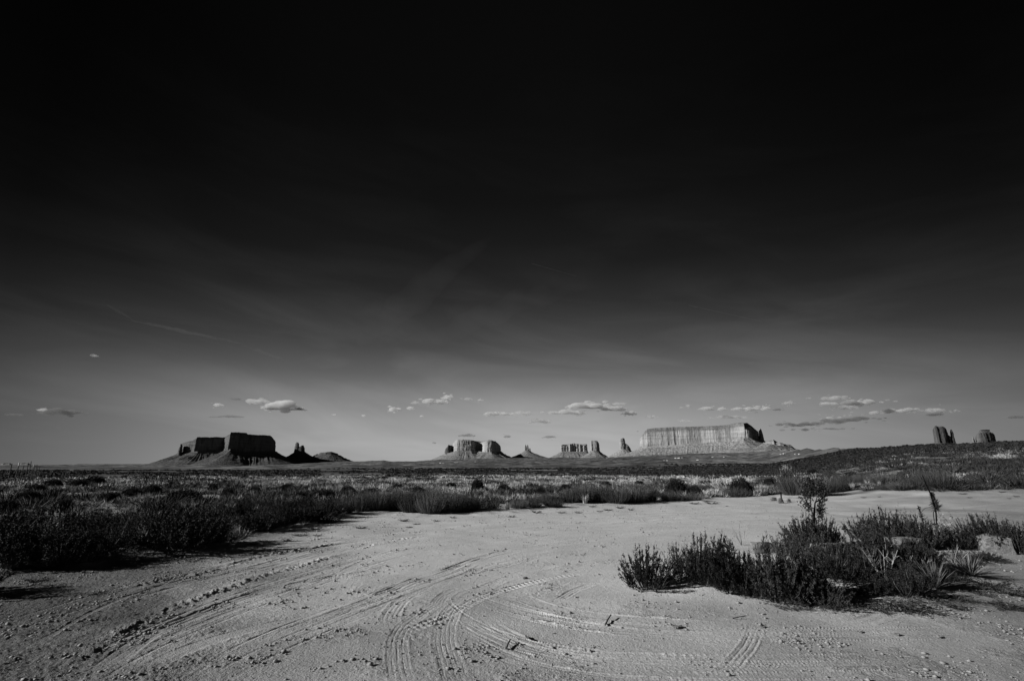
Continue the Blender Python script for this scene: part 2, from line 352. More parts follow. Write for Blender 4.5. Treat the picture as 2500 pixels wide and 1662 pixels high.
def ground_material():
    m, t, b = mat('desert_ground')
    g = N(t, 'ShaderNodeNewGeometry'); pos = g.outputs['Position']
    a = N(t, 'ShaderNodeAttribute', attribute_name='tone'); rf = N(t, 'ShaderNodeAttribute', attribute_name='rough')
    n1 = noise(t, pos, 1.3, 5, .6); n2 = noise(t, pos, 16, 3, .6); n3 = noise(t, pos, 55, 3, .7)
    f1 = ramp(t, n1, [(0, .80), (.4, .94), (.6, 1.03), (1, 1.15)])
    f2 = ramp(t, n3, [(0, .55), (.42, .92), (.56, 1.05), (1, 1.4)])
    # small stones, pale and dark, in the surface
    vo = N(t, 'ShaderNodeTexVoronoi'); vo.inputs['Scale'].default_value = 38; t.links.new(pos, vo.inputs['Vector'])
    sc = N(t, 'ShaderNodeSeparateColor'); t.links.new(vo.outputs['Color'], sc.inputs[0])
    isst = ramp(t, sc.outputs[0], [(0, 0), (.80, 0), (.84, 1), (1, 1)])
    stone = math_n(t, 'MULTIPLY', isst, ramp(t, vo.outputs['Distance'], [(0, 1), (.22, 1), (.34, 0), (1, 0)]))
    scol = ramp(t, sc.outputs[1], [(0, .6), (.5, .9), (.8, 1.15), (1, 1.7)])
    smix = math_n(t, 'ADD', 1.0, math_n(t, 'MULTIPLY', stone, math_n(t, 'SUBTRACT', scol, 1.0)))
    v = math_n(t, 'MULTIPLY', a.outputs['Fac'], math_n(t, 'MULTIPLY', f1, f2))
    v = math_n(t, 'MULTIPLY', v, smix)
    # far plains: low brush and sand patches, by position on the ground
    cd = N(t, 'ShaderNodeAttribute', attribute_name='far')
    mp = N(t, 'ShaderNodeMapping'); t.links.new(pos, mp.inputs[0]); mp.inputs['Scale'].default_value = (1, 1, .0)
    p1 = noise(t, mp.outputs[0], 1 / 55.0, 6, .8); p2 = noise(t, mp.outputs[0], 1 / 420.0, 7, .75)
    fp = math_n(t, 'MULTIPLY', ramp(t, p1, [(0, .2), (.44, .35), (.5, .85), (.58, 1.4), (1, 2.1)]), ramp(t, p2, [(0, .4), (.42, .6), (.5, .95), (.58, 1.3), (1, 1.9)]))
    farf = math_n(t, 'ADD', 1.0, math_n(t, 'MULTIPLY', cd.outputs['Fac'], math_n(t, 'SUBTRACT', fp, 1.0)))
    v = math_n(t, 'MULTIPLY', v, farf)
    set_grey(t, b, v)
    b.inputs['Roughness'].default_value = 1.0; b.inputs['Specular IOR Level'].default_value = .05
    near = math_n(t, 'SUBTRACT', 1.0, cd.outputs['Fac'])
    hh = math_n(t, 'ADD', math_n(t, 'MULTIPLY', n2, .5), math_n(t, 'MULTIPLY', n3, .5))
    hh = math_n(t, 'MULTIPLY', hh, math_n(t, 'MULTIPLY', rf.outputs['Fac'], near))
    hh = math_n(t, 'ADD', hh, math_n(t, 'MULTIPLY', math_n(t, 'MULTIPLY', stone, near), .25))
    bump(t, b, hh, .030, .8)
    return m
M_GROUND = ground_material()

def plant_material(name, base, var=.35, rough=.75, trans=0.0, spec=.1):
    m, t, b = mat(name)
    oi = N(t, 'ShaderNodeObjectInfo'); g = N(t, 'ShaderNodeNewGeometry')
    a = N(t, 'ShaderNodeAttribute', attribute_name='shade')
    n = noise(t, g.outputs['Position'], 7, 2, .6)
    f = math_n(t, 'MULTIPLY_ADD', n, var, 1 - var / 2)
    f = math_n(t, 'MULTIPLY', f, math_n(t, 'MULTIPLY_ADD', oi.outputs['Random'], .9, .55))
    f = math_n(t, 'MULTIPLY', f, math_n(t, 'MULTIPLY', a.outputs['Fac'], base))
    set_grey(t, b, f); b.inputs['Roughness'].default_value = rough; b.inputs['Specular IOR Level'].default_value = spec
    return m
M_SAGE = plant_material('sage_leaves', .034)
M_STEM = plant_material('sage_stems', .075)
M_DOME = plant_material('dome_twigs', .014)
M_DRY = plant_material('dry_grass_blades', .32, .6)
M_YUC = plant_material('yucca_leaves', .095, .3, .5, spec=.3)
M_BARK = plant_material('pale_bark', .8, .2)
M_LEAF = plant_material('broad_leaves', .035, .5, .6, spec=.2)
M_PLEAF = plant_material('pale_leaves', .22, .5, .5, spec=.4)
M_WEED = plant_material('weed_sprigs', .045)
M_STALK = plant_material('seed_stalks', .26, .5)

def rock_material(name, base, bands=1.0, scale=1.0, zs=1.0):
    """layered sandstone: vertical dark varnish streaks on cliffs, thin beds, speckle"""
    m, t, b = mat(name)
    g = N(t, 'ShaderNodeNewGeometry'); pos = g.outputs['Position']
    at = N(t, 'ShaderNodeAttribute', attribute_name='cliff')
    mp = N(t, 'ShaderNodeMapping'); t.links.new(pos, mp.inputs[0]); mp.inputs['Scale'].default_value = (1, 1, .16)
    st = noise(t, mp.outputs[0], scale / 45.0, 7, .7, .4)
    streak = ramp(t, st, [(0, .35), (.36, .5), (.46, .85), (.56, 1.02), (.7, 1.15), (1, 1.25)])
    mp2 = N(t, 'ShaderNodeMapping'); t.links.new(pos, mp2.inputs[0]); mp2.inputs['Scale'].default_value = (.05, .05, 1)
    bd = noise(t, mp2.outputs[0], scale / 14.0, 4, .7)
    band = ramp(t, bd, [(0, .65), (.42, .82), (.52, 1.0), (.62, 1.1), (1, 1.2)])
    sp = noise(t, pos, scale / 18.0, 5, .75); spk = ramp(t, sp, [(0, .3), (.42, .6), (.5, .95), (.6, 1.25), (1, 1.6)])
    k = at.outputs['Fac']
    f = math_n(t, 'ADD', math_n(t, 'MULTIPLY', k, streak), math_n(t, 'MULTIPLY', math_n(t, 'SUBTRACT', 1.0, k), spk))
    f = math_n(t, 'MULTIPLY', f, band)
    ton = N(t, 'ShaderNodeAttribute', attribute_name='tone')
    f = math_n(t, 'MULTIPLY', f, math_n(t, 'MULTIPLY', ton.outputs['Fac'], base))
    set_grey(t, b, f); b.inputs['Roughness'].default_value = 1; b.inputs['Specular IOR Level'].default_value = .03
    hb = math_n(t, 'ADD', math_n(t, 'MULTIPLY', st, 1.0), math_n(t, 'MULTIPLY', sp, .6))
    bump(t, b, hb, 22.0 / scale, .5)
    return m
def boulder_material():
    m, t, b = mat('boulder_rock')
    g = N(t, 'ShaderNodeNewGeometry'); n1 = noise(t, g.outputs['Position'], 6, 6, .7); n2 = noise(t, g.outputs['Position'], 60, 4, .7)
    v = math_n(t, 'MULTIPLY', ramp(t, n1, [(0, .07), (.4, .15), (.6, .20), (1, .28)]), ramp(t, n2, [(0, .2), (.42, .7), (.56, 1.15), (1, 2.2)]))
    set_grey(t, b, v); bump(t, b, math_n(t, 'ADD', n1, math_n(t, 'MULTIPLY', n2, .4)), .03, .9); return m
M_BOULD = boulder_material()
def plain(name, v, rough=.8, spec=.2):
    m, t, b = mat(name); g = N(t, 'ShaderNodeNewGeometry'); n = noise(t, g.outputs['Position'], 25, 4, .6)
    set_grey(t, b, math_n(t, 'MULTIPLY_ADD', n, v * .8, v * .6)); b.inputs['Roughness'].default_value = rough; b.inputs['Specular IOR Level'].default_value = spec; return m
M_POST = plain('weathered_post', .03); M_WIRE = plain('rusty_wire', .02, spec=0); M_POSTTOP = plain('painted_post_top', .55)
M_WALL = plain('white_house_wall', .62); M_ROOF = plain('house_roof', .55); M_STONE = plain('pebble_stone', .24); M_STICK = plain('dead_twig', .06)
M_HROOF = plain('dark_house_roof', .12)

# ------------------------------------------------------------------ ground sheet (polar grid) and the bare dirt lot
def build_ground():
    fine = np.radians(np.arange(-50, 50.001, .062))
    coarse = np.radians(np.concatenate([np.arange(-180, -50, 2.5), ])); coarse2 = np.radians(np.arange(52.5, 180.1, 2.5))
    A = np.concatenate([coarse, fine, coarse2])
    R = np.concatenate([np.geomspace(.3, 3.6, 30)[:-1], np.geomspace(3.6, 34, 820)[:-1], np.geomspace(34, 160, 170)[:-1], np.geomspace(160, 9000, 300)[:-1], np.geomspace(9000, 90000, 24)])
    aa, rr = np.meshgrid(A, R); x = (rr * np.sin(aa)).ravel(); y = (rr * np.cos(aa)).ravel(); r = rr.ravel()
    z = H_base(x, y) + hummock(x, y)
    nr = np.nonzero((r < 36) & (np.abs(aa.ravel()) < .95))[0]
    det = np.zeros(len(x)); smo = np.zeros(len(x)); rub = np.zeros(len(x))
    d, s_, rb = lot_detail(x[nr], y[nr]); det[nr] = d; smo[nr] = s_; rub[nr] = rb
    lot = lot_amount(x, y); inl = sst(-4, 4, lot)
    px, py = proj0(x, y)
    # loose coarse gravel on the west side and scattered patches, packed dust in the middle
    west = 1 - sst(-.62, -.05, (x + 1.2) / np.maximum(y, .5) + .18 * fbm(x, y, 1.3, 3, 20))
    patch = sst(.12, .4, fbm(x, y, 1.1, 3, 22)) * sst(14, 5, r) if False else sst(.12, .4, fbm(x, y, 1.1, 3, 22)) * (1 - sst(5, 14, r))
    coarse_g = np.clip(west + .7 * patch + rub, 0, 1.3) * (1 - smo)
    micro = np.zeros(len(x)); k = np.nonzero(r < 34)[0]
    dirn = (y[k] * .35 + x[k] * .2)
    rip = fbm(x[k] * .55 - y[k] * .30, y[k] * 1.0 + x[k] * .1, .14, 3, 30)
    micro[k] = rip * .012 * (.25 + coarse_g[k]) + fbm(x[k], y[k], .045, 2, 33) * .011 * coarse_g[k]
    micro *= (1 - smo * .8)
    z = z + (det + micro) * inl + (1 - inl) * np.where(r < 34, 1, 0) * (micro * .8)
    # soil albedo, with lens falloff painted in as darkening left, right and near
    east_falloff = sst(.35, .95, (x - .5) / np.maximum(y, .5) + .25 * fbm(x, y, 1.7, 3, 21))
    tone_lot = .53 - .37 * west - .25 * east_falloff - .04 * patch + .03 * smo + .05 * fbm(x, y, 2.6, 4, 23)
    tone_lot = tone_lot * (1 - .36 * (1 - sst(4.0, 9.0, r + 3 * fbm(x, y, 1.9, 3, 24)))) - .03 * west  # nearest soil darkened in its colour too, as part of the painted falloff
    sand = .42 + .0 * x
    litter = sst(-.05, .35, fbm(x, y, 2.3, 4, 26))
    tone_scr = sand * (1 - .55 * litter) * (1 - .35 * west)
    fz = sst(60, 220, r); tone_scr = tone_scr * (1 - fz) + .135 * fz
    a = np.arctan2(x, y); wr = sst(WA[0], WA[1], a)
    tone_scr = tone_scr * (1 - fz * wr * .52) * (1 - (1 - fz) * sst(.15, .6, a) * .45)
    # pale wash running across the flats, darker brush before it
    wash = np.exp(-((np.log(r) - math.log(330) - .10 * np.sin(a * 5) - .04 * fbm(x, y, 60, 2, 27)) / .045) ** 2) * sst(azel(1100, 1150)[0], azel(1300, 1150)[0], a) * (1 - sst(azel(1700, 1150)[0], azel(1800, 1150)[0], a))
    tone_scr = tone_scr * (1 - .5 * np.exp(-((np.log(r) - math.log(230)) / .35) ** 2)) + wash * .22
    trackline = np.exp(-((np.log(r) - math.log(640)) / .03) ** 2) * (1 - sst(azel(1000, 1150)[0], azel(1150, 1150)[0], a))
    tone_scr = tone_scr + trackline * .05
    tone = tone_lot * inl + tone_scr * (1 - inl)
    rough = .75 + 1.1 * coarse_g * inl + .5 * (1 - inl)
    far = sst(50, 160, r)
    V = np.stack([x, y, z], 1); nA, nR = len(A), len(R)
    i, j = np.meshgrid(np.arange(nR - 1), np.arange(nA - 1), indexing='ij')
    q = np.stack([i * nA + j, (i + 1) * nA + j, (i + 1) * nA + j + 1, i * nA + j + 1], -1).reshape(-1, 4)[:, ::-1]
    c = lot[q].mean(1); isl = (c > 0) & (r[q[:, 0]] < 45)
    for nm, sel in (('ground', ~isl), ('dirt_road', isl)):
        Q = q[sel]; used, inv = np.unique(Q, return_inverse=True); Q = inv.reshape(-1, 4)
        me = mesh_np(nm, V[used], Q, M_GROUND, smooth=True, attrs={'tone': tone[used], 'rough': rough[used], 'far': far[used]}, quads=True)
        o = link(nm, me)
        if nm == 'ground': tag(o, 'scrub covered desert plain reaching from the dirt lot to the mesas', kind='structure')
        else: tag(o, 'pale bare dirt lot and road scored with curved tyre tracks', kind='structure')
build_ground()

# ------------------------------------------------------------------ mesas and buttes
def resample(P, step):
    P = np.array(P, float); Q = np.vstack([P, P[:1]]); L = np.hypot(*(np.diff(Q[:, :2], axis=0)).T); c = np.concatenate([[0], np.cumsum(L)])
    n = max(24, int(c[-1] / step)); s = np.linspace(0, c[-1], n, endpoint=False)
    return np.stack([np.interp(s, c, Q[:, k]) for k in range(Q.shape[1])], 1), s
def wrap_smooth(A, k):
    n = len(A); k = max(1, min(k, n // 2)); ker = np.hanning(2 * k + 3)[1:-1]; ker /= ker.sum()
    E = np.concatenate([A[-k:], A, A[:k]]); return np.convolve(E, ker, 'valid')
def loop_normals(X, Y, k):
    if k: X, Y = wrap_smooth(X, k), wrap_smooth(Y, k)
    tx = np.roll(X, -1) - np.roll(X, 1); ty = np.roll(Y, -1) - np.roll(Y, 1); l = np.hypot(tx, ty) + 1e-9
    area = np.sum(X * np.roll(Y, -1) - Y * np.roll(X, -1)); s = 1 if area > 0 else -1
    return s * ty / l, -s * tx / l
def grid_faces(nr, n):
    i, j = np.meshgrid(np.arange(nr - 1), np.arange(n), indexing='ij'); j2 = (j + 1) % n
    return np.stack([i * n + j, i * n + j2, (i + 1) * n + j2, (i + 1) * n + j], -1).reshape(-1, 4)
def rim_world(rim, Y):
    out = []
    for px, dy, yt, yb in rim:
        x, _, zt = AT(px, yt if yt > 900 else yb, Y); zb = AT(px, yb, Y)[2]
        q = (Y + min(dy, 300)) / Y; out.append((x * (Y + dy) / Y, Y + dy, CAM_Z + (zt - CAM_Z) * q, CAM_Z + (zb - CAM_Z) * q))
    return out
def cliff_mesh(name, rim, Y, material, seed, flute=8.0, batter=.05, cap=.16, cap_in=.10, step=None, tops=1.0, tone=1.0, cap_tone=.8):
    px_m = Y / F * 1.0; step = step or px_m * .8
    L, s = resample(rim_world(rim, Y), step); X, Yy, ZT, ZB = L.T; n = len(X)
    nx, ny = loop_normals(X, Yy, 3)
    Hh = np.maximum(ZT - ZB, 1.0); Hm = Hh.mean()
    a = perlin(s / (flute * 5.5), s * 0 + seed, seed); b_ = perlin(s / (flute * 1.8), s * 0 + seed + .5, seed + 1)
    sw = s + flute * 9 * perlin(s / (flute * 22), s * 0 + 4.4, seed + 4)
    am = .10 + 1.2 * sst(-.1, .45, perlin(s / (flute * 14), s * 0 + 1.1, seed + 4))
    big = flute * 2.0 * perlin(s / (flute * 15), s * 0 + 7.7, seed + 8)
    fl = big + flute * .9 * a
    def crack(z):
        return -flute * 1.5 * am * sst(.22, .5, perlin(sw / (flute * 3.1), z / (flute * 16), seed + 2)) + flute * .8 * am * perlin(sw / (flute * 1.5), z / (flute * 10), seed + 10)
    topn = tops * flute * (.5 * perlin(s / (flute * 2.2), s * 0 + 9.9, seed + 3) + .9 * perlin(s / (flute * 9), s * 0 + 5.9, seed + 12))
    rows = []; cl = []; tn = []
    cx, cy = X.mean(), Yy.mean(); zt = ZT + topn; zc = zt - cap * Hh
    capd = cap_in * Hm
    for f in (0.02, .5, .85):   # the top
        rows.append(np.stack([cx + (X - cx) * f, cy + (Yy - cy) * f, (zt.mean() * (1 - f) + zt * f) - capd * .05], 1)); cl.append(np.zeros(n)); tn.append(np.full(n, cap_tone))
    def ring(off, z, c, tt): rows.append(np.stack([X + nx * off, Yy + ny * off, z], 1)); cl.append(np.full(n, c)); tn.append(np.full(n, tt))
    ring(fl * .5 - capd, zt, .3, cap_tone)
    for k in range(1, 5):
        q = k / 5; led = (math.floor(q * 2.5) / 2.5) * .5 + q * .5
        ring(fl * (.5 + .3 * q) - capd * (1 - led), zt - cap * Hh * q, .4, cap_tone)
    nrow = 14
    for k in range(nrow + 1):
        q = k / nrow; z = zc + (ZB - zc) * q
        vn = perlin(s / (flute * 2.0), z / (flute * 7.0) + 5, seed + 5) * flute * .55 + perlin(s * 0 + seed, z / (flute * 1.3), seed + 6) * flute * .3
        bed = flute * .55 * (sst(.0, .12, perlin(s / (flute * 40), z / (flute * 2.4), seed + 11)) - .5)
        ring(fl * (.85 + .25 * q) + crack(z) + bed + batter * Hh * q + vn * .7, z, 1.0, tone * (1.0 if q > .02 else .8))
    ring(fl * 1.1 + batter * Hh + flute * .2, ZB - .12 * Hh - 6, 1.0, tone)
    V = np.concatenate(rows); me = mesh_np(name, V, grid_faces(len(rows), n), material, smooth=False, attrs={'cliff': np.concatenate(cl), 'tone': np.concatenate(tn)}, quads=True)
    return me
def talus_mesh(name, rim, Y, material, seed, run=1.9, foot=None, gully=.16, ledge=.35, step=None, smooth_k=.05, tone=.8, rows_n=26, up=8.0, power=.75):
    px_m = Y / F; step = step or px_m * 1.0
    W = rim_world(rim, Y); L, s = resample(W, step); X, Yy, _, ZB = L.T; n = len(X); k = int(n * smooth_k)
    nx, ny = loop_normals(X, Yy, max(2, k)); ZB = wrap_smooth(ZB, max(2, n // 60))
    ZF = (H_base(X, Yy) if foot is None else np.full(n, foot)) ; hh = np.maximum(ZB - ZF, 8.0)
    hs = wrap_smooth(hh, max(2, n // 20)); per = s[-1] + step
    ns = lambda w, sd: perlin(s / w, s * 0 + sd * 1.7, seed + sd)
    runl = run * hs * (1 + .35 * ns(hs.mean() * 3.0, 1))
    rows = [np.stack([X - nx * 6, Yy - ny * 6, ZB + up], 1)]
    sg = s + hs.mean() * .8 * ns(hs.mean() * 1.1, 12)
    pg = lambda w, sd: perlin(sg / w, s * 0 + sd * 1.7, seed + sd)
    G1 = .5 - np.abs(pg(hs.mean() * .55, 2) + .5 * pg(hs.mean() * .21, 6)) * 2; G2 = (.5 - np.abs(pg(hs.mean() * .17, 3)) * 2) * (.4 + 1.2 * sst(-.2, .4, ns(hs.mean() * 1.5, 13)))
    for i in range(rows_n + 1):
        q = i / rows_n; drop = q ** power
        st = ledge * .035 * np.sin(drop * 30 + ns(hs.mean(), 4) * 3); drop2 = np.clip(drop + st * (1 - q), 0, 1.0)
        amp = gully * hs * math.sin(min(q * 1.15, 1) * math.pi * .9) * (.6 + .8 * perlin(s / (hs.mean() * 1.3), s * 0 + q * 2.2, seed + 9)) if q < 1 else 0
        off = runl * q * 1.0 + amp * (.7 * G1 + .5 * G2)
        z = ZB + up * (1 - q) * .3 - hh * drop2 + amp * .18 * (G1 + G2) + perlin(s / (px_m * 5), s * 0 + q * 9, seed + 7) * hs * .03 * (q > 0) * (q < 1)
        rows.append(np.stack([X + nx * off, Yy + ny * off, z], 1))
    rows.append(np.stack([X + nx * runl * 1.35, Yy + ny * runl * 1.35, ZF - 25], 1))
    V = np.concatenate(rows); nr = len(rows)
    lim = H_base(V[:, 0], V[:, 1])
    V[-n:, 2] = np.minimum(V[-n:, 2], lim[-n:] - 20)
    return mesh_np(name, V, grid_faces(nr, n), material, smooth=False, attrs={'cliff': np.zeros(len(V)), 'tone': np.full(len(V), tone)}, quads=True)
def oval(px, w, dw, yt, yb, Y, n=14):
    """rim of a small tower: width in pixels at distance Y, depth dw metres"""
    out = []
    for k in range(n):
        a = 2 * math.pi * k / n; out.append((px + w / 2 * math.cos(a), dw / 2 * math.sin(a), yt, yb))
    return out
def mesa_thing(name, label, cat, group=None):
    e = empty(name); tag(e, label, cat, group); return e

R_PALE = rock_material('sandstone_pale', .36); R_DARK = rock_material('sandstone_dusky', .115); R_MIT = rock_material('sandstone_dark', .115)  # one pale and two dark sandstone base tones
R_FAR = plain('far_sandstone', .12)

# big dark mesa, left of centre
Y = 7000
m1 = mesa_thing('mesa', 'large dark two-level mesa with a black shaded face and a lit rock prow', 'mesa')
rimA = [(443, 260, 1082, 1106), (447, 170, 1080.5, 1106), (451, 120, 1079, 1105), (469, 40, 1075, 1104), (480, 0, 1068.5, 1103.6), (483, 10, 1066.5, 1103.6), (515, 120, 1066.6, 1104.5), (548, 230, 1067, 1100),
        (560, 420, 1067, 1100), (600, 700, 1067, 1100), (520, 900, 1067, 1103), (460, 800, 1075, 1105), (444, 500, 1081, 1106)]
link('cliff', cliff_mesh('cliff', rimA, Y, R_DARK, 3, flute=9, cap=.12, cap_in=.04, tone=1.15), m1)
rimB = [(549, 260, 1066, 1099), (553, 60, 1062.5, 1098), (561, -110, 1059, 1100), (563, -150, 1054.2, 1100.6), (583, -95, 1055.2, 1104), (602.5, -40, 1056.4, 1106), (604, -36, 1059.2, 1106), (618, 0, 1061, 1105.5), (640, 60, 1061.5, 1105), (660, 120, 1062.5, 1104.5),
        (664, 150, 1066, 1104), (673, 200, 1076, 1104), (674, 420, 1076, 1104), (664, 700, 1066, 1104), (600, 900, 1060, 1105), (555, 700, 1062, 1100)]
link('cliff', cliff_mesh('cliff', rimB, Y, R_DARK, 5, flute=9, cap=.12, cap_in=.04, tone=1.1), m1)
rimS = [(434, 60, 1099, 1107), (437, 0, 1093, 1107), (441, -10, 1086, 1107), (443, 10, 1083, 1107), (446, 60, 1084, 1107), (443, 140, 1086, 1107), (437, 120, 1092, 1107)]
link('cliff', cliff_mesh('cliff', rimS, Y, R_DARK, 6, flute=5, cap=.2), m1)
rimT = [(436, 160, 0, 1105), (450, 60, 0, 1104), (482, -30, 0, 1103), (515, 60, 0, 1104), (545, 130, 0, 1099), (556, -120, 0, 1096), (562, -190, 0, 1098), (583, -130, 0, 1104), (603, -60, 0, 1105), (640, 20, 0, 1104), (668, 100, 0, 1103), (677, 300, 0, 1103),
        (668, 720, 0, 1104), (600, 940, 0, 1105), (520, 940, 0, 1105), (450, 800, 0, 1105)]
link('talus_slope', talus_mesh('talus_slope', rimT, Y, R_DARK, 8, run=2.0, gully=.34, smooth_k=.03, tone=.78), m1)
# twin towers on a cone
Y = 7600
m2 = mesa_thing('butte', 'small dark butte with two rock fingers on a cone, right of the big dark mesa', 'butte')
link('spire', cliff_mesh('spire', oval(726, 9.5, 60, 1079.5, 1105, Y), Y, R_DARK, 11, flute=5, cap=.15, step=4), m2)
link('spire', cliff_mesh('spire', [(721.5, 0, 1092, 1105), (732, -25, 1090, 1105), (736, -25, 1087, 1105), (741, -10, 1086, 1105), (743.5, 0, 1090, 1106), (744, 20, 1094, 1106), (732, 40, 1090, 1105)], Y, R_DARK, 12, flute=5, cap=.15, step=4), m2)
link('talus_slope', talus_mesh('talus_slope', oval(732, 27, 130, 0, 1103, Y), Y, R_DARK, 13, run=1.9, gully=.22, tone=.8, step=5, power=.8), m2)
m3 = mesa_thing('butte', 'low flat-topped dark butte with a stepped slope, right of the two-fingered butte', 'butte')
link('cliff', cliff_mesh('cliff', [(779, 60, 1106, 1110), (782, 0, 1104.5, 1110), (795, -40, 1103.5, 1110), (808, -40, 1102, 1110), (819, -20, 1105, 1110), (826, 30, 1108, 1111), (818, 120, 1105, 1110), (790, 140, 1104, 1110)], Y, R_DARK, 14, flute=6, cap=.3, step=5), m3)
link('talus_slope', talus_mesh('talus_slope', [(772, 60, 0, 1109), (782, -30, 0, 1110), (808, -70, 0, 1110), (826, -20, 0, 1111), (834, 60, 0, 1113), (818, 160, 0, 1110), (785, 160, 0, 1110)], Y, R_DARK, 15, run=2.6, gully=.2, ledge=1.2, tone=.8, step=6), m3)

# centre group
Y = 8600
m4 = mesa_thing('mesa', 'pale two-block mesa with a black notch between the blocks, in the middle of the skyline', 'mesa')
rim = [(1107, 120, 1079, 1102), (1109, 30, 1075, 1101), (1117, -30, 1072, 1101), (1130, -50, 1072.3, 1101), (1145, -40, 1073, 1101), (1153, -30, 1074, 1101), (1157, 30, 1075, 1101.5), (1163, 170, 1077, 1102), (1172, 150, 1078.5, 1102), (1180, -10, 1077, 1104),
       (1184, -60, 1076, 1105), (1191, -80, 1074, 1105), (1200, -80, 1074, 1105), (1208, -60, 1076, 1105), (1212, 20, 1077, 1104), (1219, 130, 1083, 1103), (1222, 240, 1090, 1102), (1215, 420, 1083, 1102), (1190, 520, 1076, 1102), (1130, 500, 1073, 1102), (1110, 320, 1077, 1102)]
link('cliff', cliff_mesh('cliff', rim, Y, R_PALE, 21, flute=9, cap=.10, tone=.95), m4)
link('cliff', cliff_mesh('cliff', [(1087, 90, 1094, 1107), (1090, 20, 1092, 1107), (1094, 10, 1085.5, 1107), (1098, 20, 1086, 1107), (1108, 120, 1089, 1106), (1112, 160, 1088, 1105), (1108, 260, 1088, 1105), (1095, 220, 1086, 1106)], Y, R_DARK, 22, flute=8, cap=.2, tone=.7), m4)
link('talus_slope', talus_mesh('talus_slope', [(1086, 110, 0, 1106), (1094, -20, 0, 1107), (1107, -50, 0, 1103), (1118, -80, 0, 1100), (1150, -80, 0, 1101), (1165, 10, 0, 1102), (1180, -90, 0, 1104), (1200, -130, 0, 1105), (1214, -30, 0, 1104), (1225, 160, 0, 1102),
     (1216, 480, 0, 1103), (1180, 580, 0, 1103), (1120, 560, 0, 1103), (1092, 300, 0, 1106)], Y, R_PALE, 23, run=2.3, gully=.22, ledge=1.0, tone=.60), m4)
Y = 9200
m5 = mesa_thing('butte', 'slender butte with three needle spires on a cone, right of the two-block mesa', 'butte')
link('spire', cliff_mesh('spire', oval(1282.8, 4.2, 34, 1085, 1102, Y), Y, R_PALE, 31, flute=3, step=4, tone=.8), m5)
link('spire', cliff_mesh('spire', oval(1287.6, 4.2, 34, 1085.5, 1102, Y), Y, R_PALE, 32, flute=3, step=4, tone=.8), m5)
link('spire', cliff_mesh('spire', oval(1293.2, 4.0, 34, 1094, 1102, Y), Y, R_PALE, 33, flute=3, step=4, tone=.7), m5)
link('talus_slope', talus_mesh('talus_slope', oval(1287.5, 17, 100, 0, 1101, Y), Y, R_PALE, 34, run=2.6, gully=.2, tone=.55, step=6, power=.7), m5)
Y = 8800
m6 = mesa_thing('butte', 'long castle-like butte with ragged column tops, between the needle spires and the square tower', 'butte')
def castle():
    r = random.Random(5); out = []; xs = np.linspace(1370, 1433, 19)
    tops = [1086, 1084, 1087, 1086, 1088, 1084.5, 1083, 1084, 1082, 1081.5, 1082.5, 1083, 1084, 1083, 1086, 1084, 1087, 1083, 1083]
    for x, tp in zip(xs, tops): out.append((x, -30 + r.uniform(-26, 26), tp, 1103.5))
    out += [(1434, 30, 1084, 1104), (1431, 110, 1085, 1104), (1400, 130, 1083, 1104), (1372, 110, 1086, 1104), (1369, 40, 1086, 1104)]
    return out
link('cliff', cliff_mesh('cliff', castle(), Y, R_PALE, 41, flute=9, cap=.08, tone=.85), m6)
link('talus_slope', talus_mesh('talus_slope', [(1368, 40, 0, 1102), (1372, -50, 0, 1102.5), (1400, -60, 0, 1103), (1432, -50, 0, 1103), (1437, 40, 0, 1104), (1430, 150, 0, 1104), (1372, 150, 0, 1103)], Y, R_PALE, 42, run=2.0, gully=.25, tone=.58), m6)
Y = 8500
m7 = mesa_thing('butte', 'square-topped rock tower on a cone beside the castle-like butte', 'butte')
link('cliff', cliff_mesh('cliff', [(1442.5, 20, 1076, 1102), (1443.5, -40, 1075, 1102), (1456, -50, 1075, 1102), (1459.5, -35, 1076, 1102), (1462, 30, 1081, 1103), (1463, 70, 1084, 1103), (1456, 90, 1075.5, 1103), (1445, 80, 1075.5, 1103)], Y, R_PALE, 51, flute=6, cap=.06, batter=.04, tone=.9, step=4), m7)
link('talus_slope', talus_mesh('talus_slope', oval(1453, 24, 150, 0, 1101, Y), Y, R_PALE, 52, run=1.7, gully=.2, tone=.60, step=6), m7)
Y = 6200
m8 = mesa_thing('butte', 'stepped rock throne with one tall and one low tower, left of the long mesa', 'butte')
link('spire', cliff_mesh('spire', [(1512.5, 10, 1076, 1099), (1514, -30, 1072, 1099), (1518, -34, 1070.5, 1099), (1521, -34, 1069, 1099), (1525, -20, 1069, 1099), (1526, 20, 1072, 1099), (1520, 50, 1071, 1099)], Y, R_PALE, 61, flute=5, tone=.85, step=4, cap=.1), m8)
link('spire', cliff_mesh('spire', [(1525, -10, 1083, 1099.5), (1529, -30, 1083, 1099.5), (1533, -30, 1086, 1099.5), (1537, -10, 1090, 1100), (1538.5, 20, 1093, 1100), (1533, 50, 1088, 1100), (1526, 40, 1084, 1100)], Y, R_PALE, 62, flute=5, tone=.8, step=4, cap=.15), m8)
link('talus_slope', talus_mesh('talus_slope', oval(1525, 29, 120, 0, 1098, Y), Y, R_PALE, 63, run=1.9, gully=.15, tone=.72, step=5), m8)

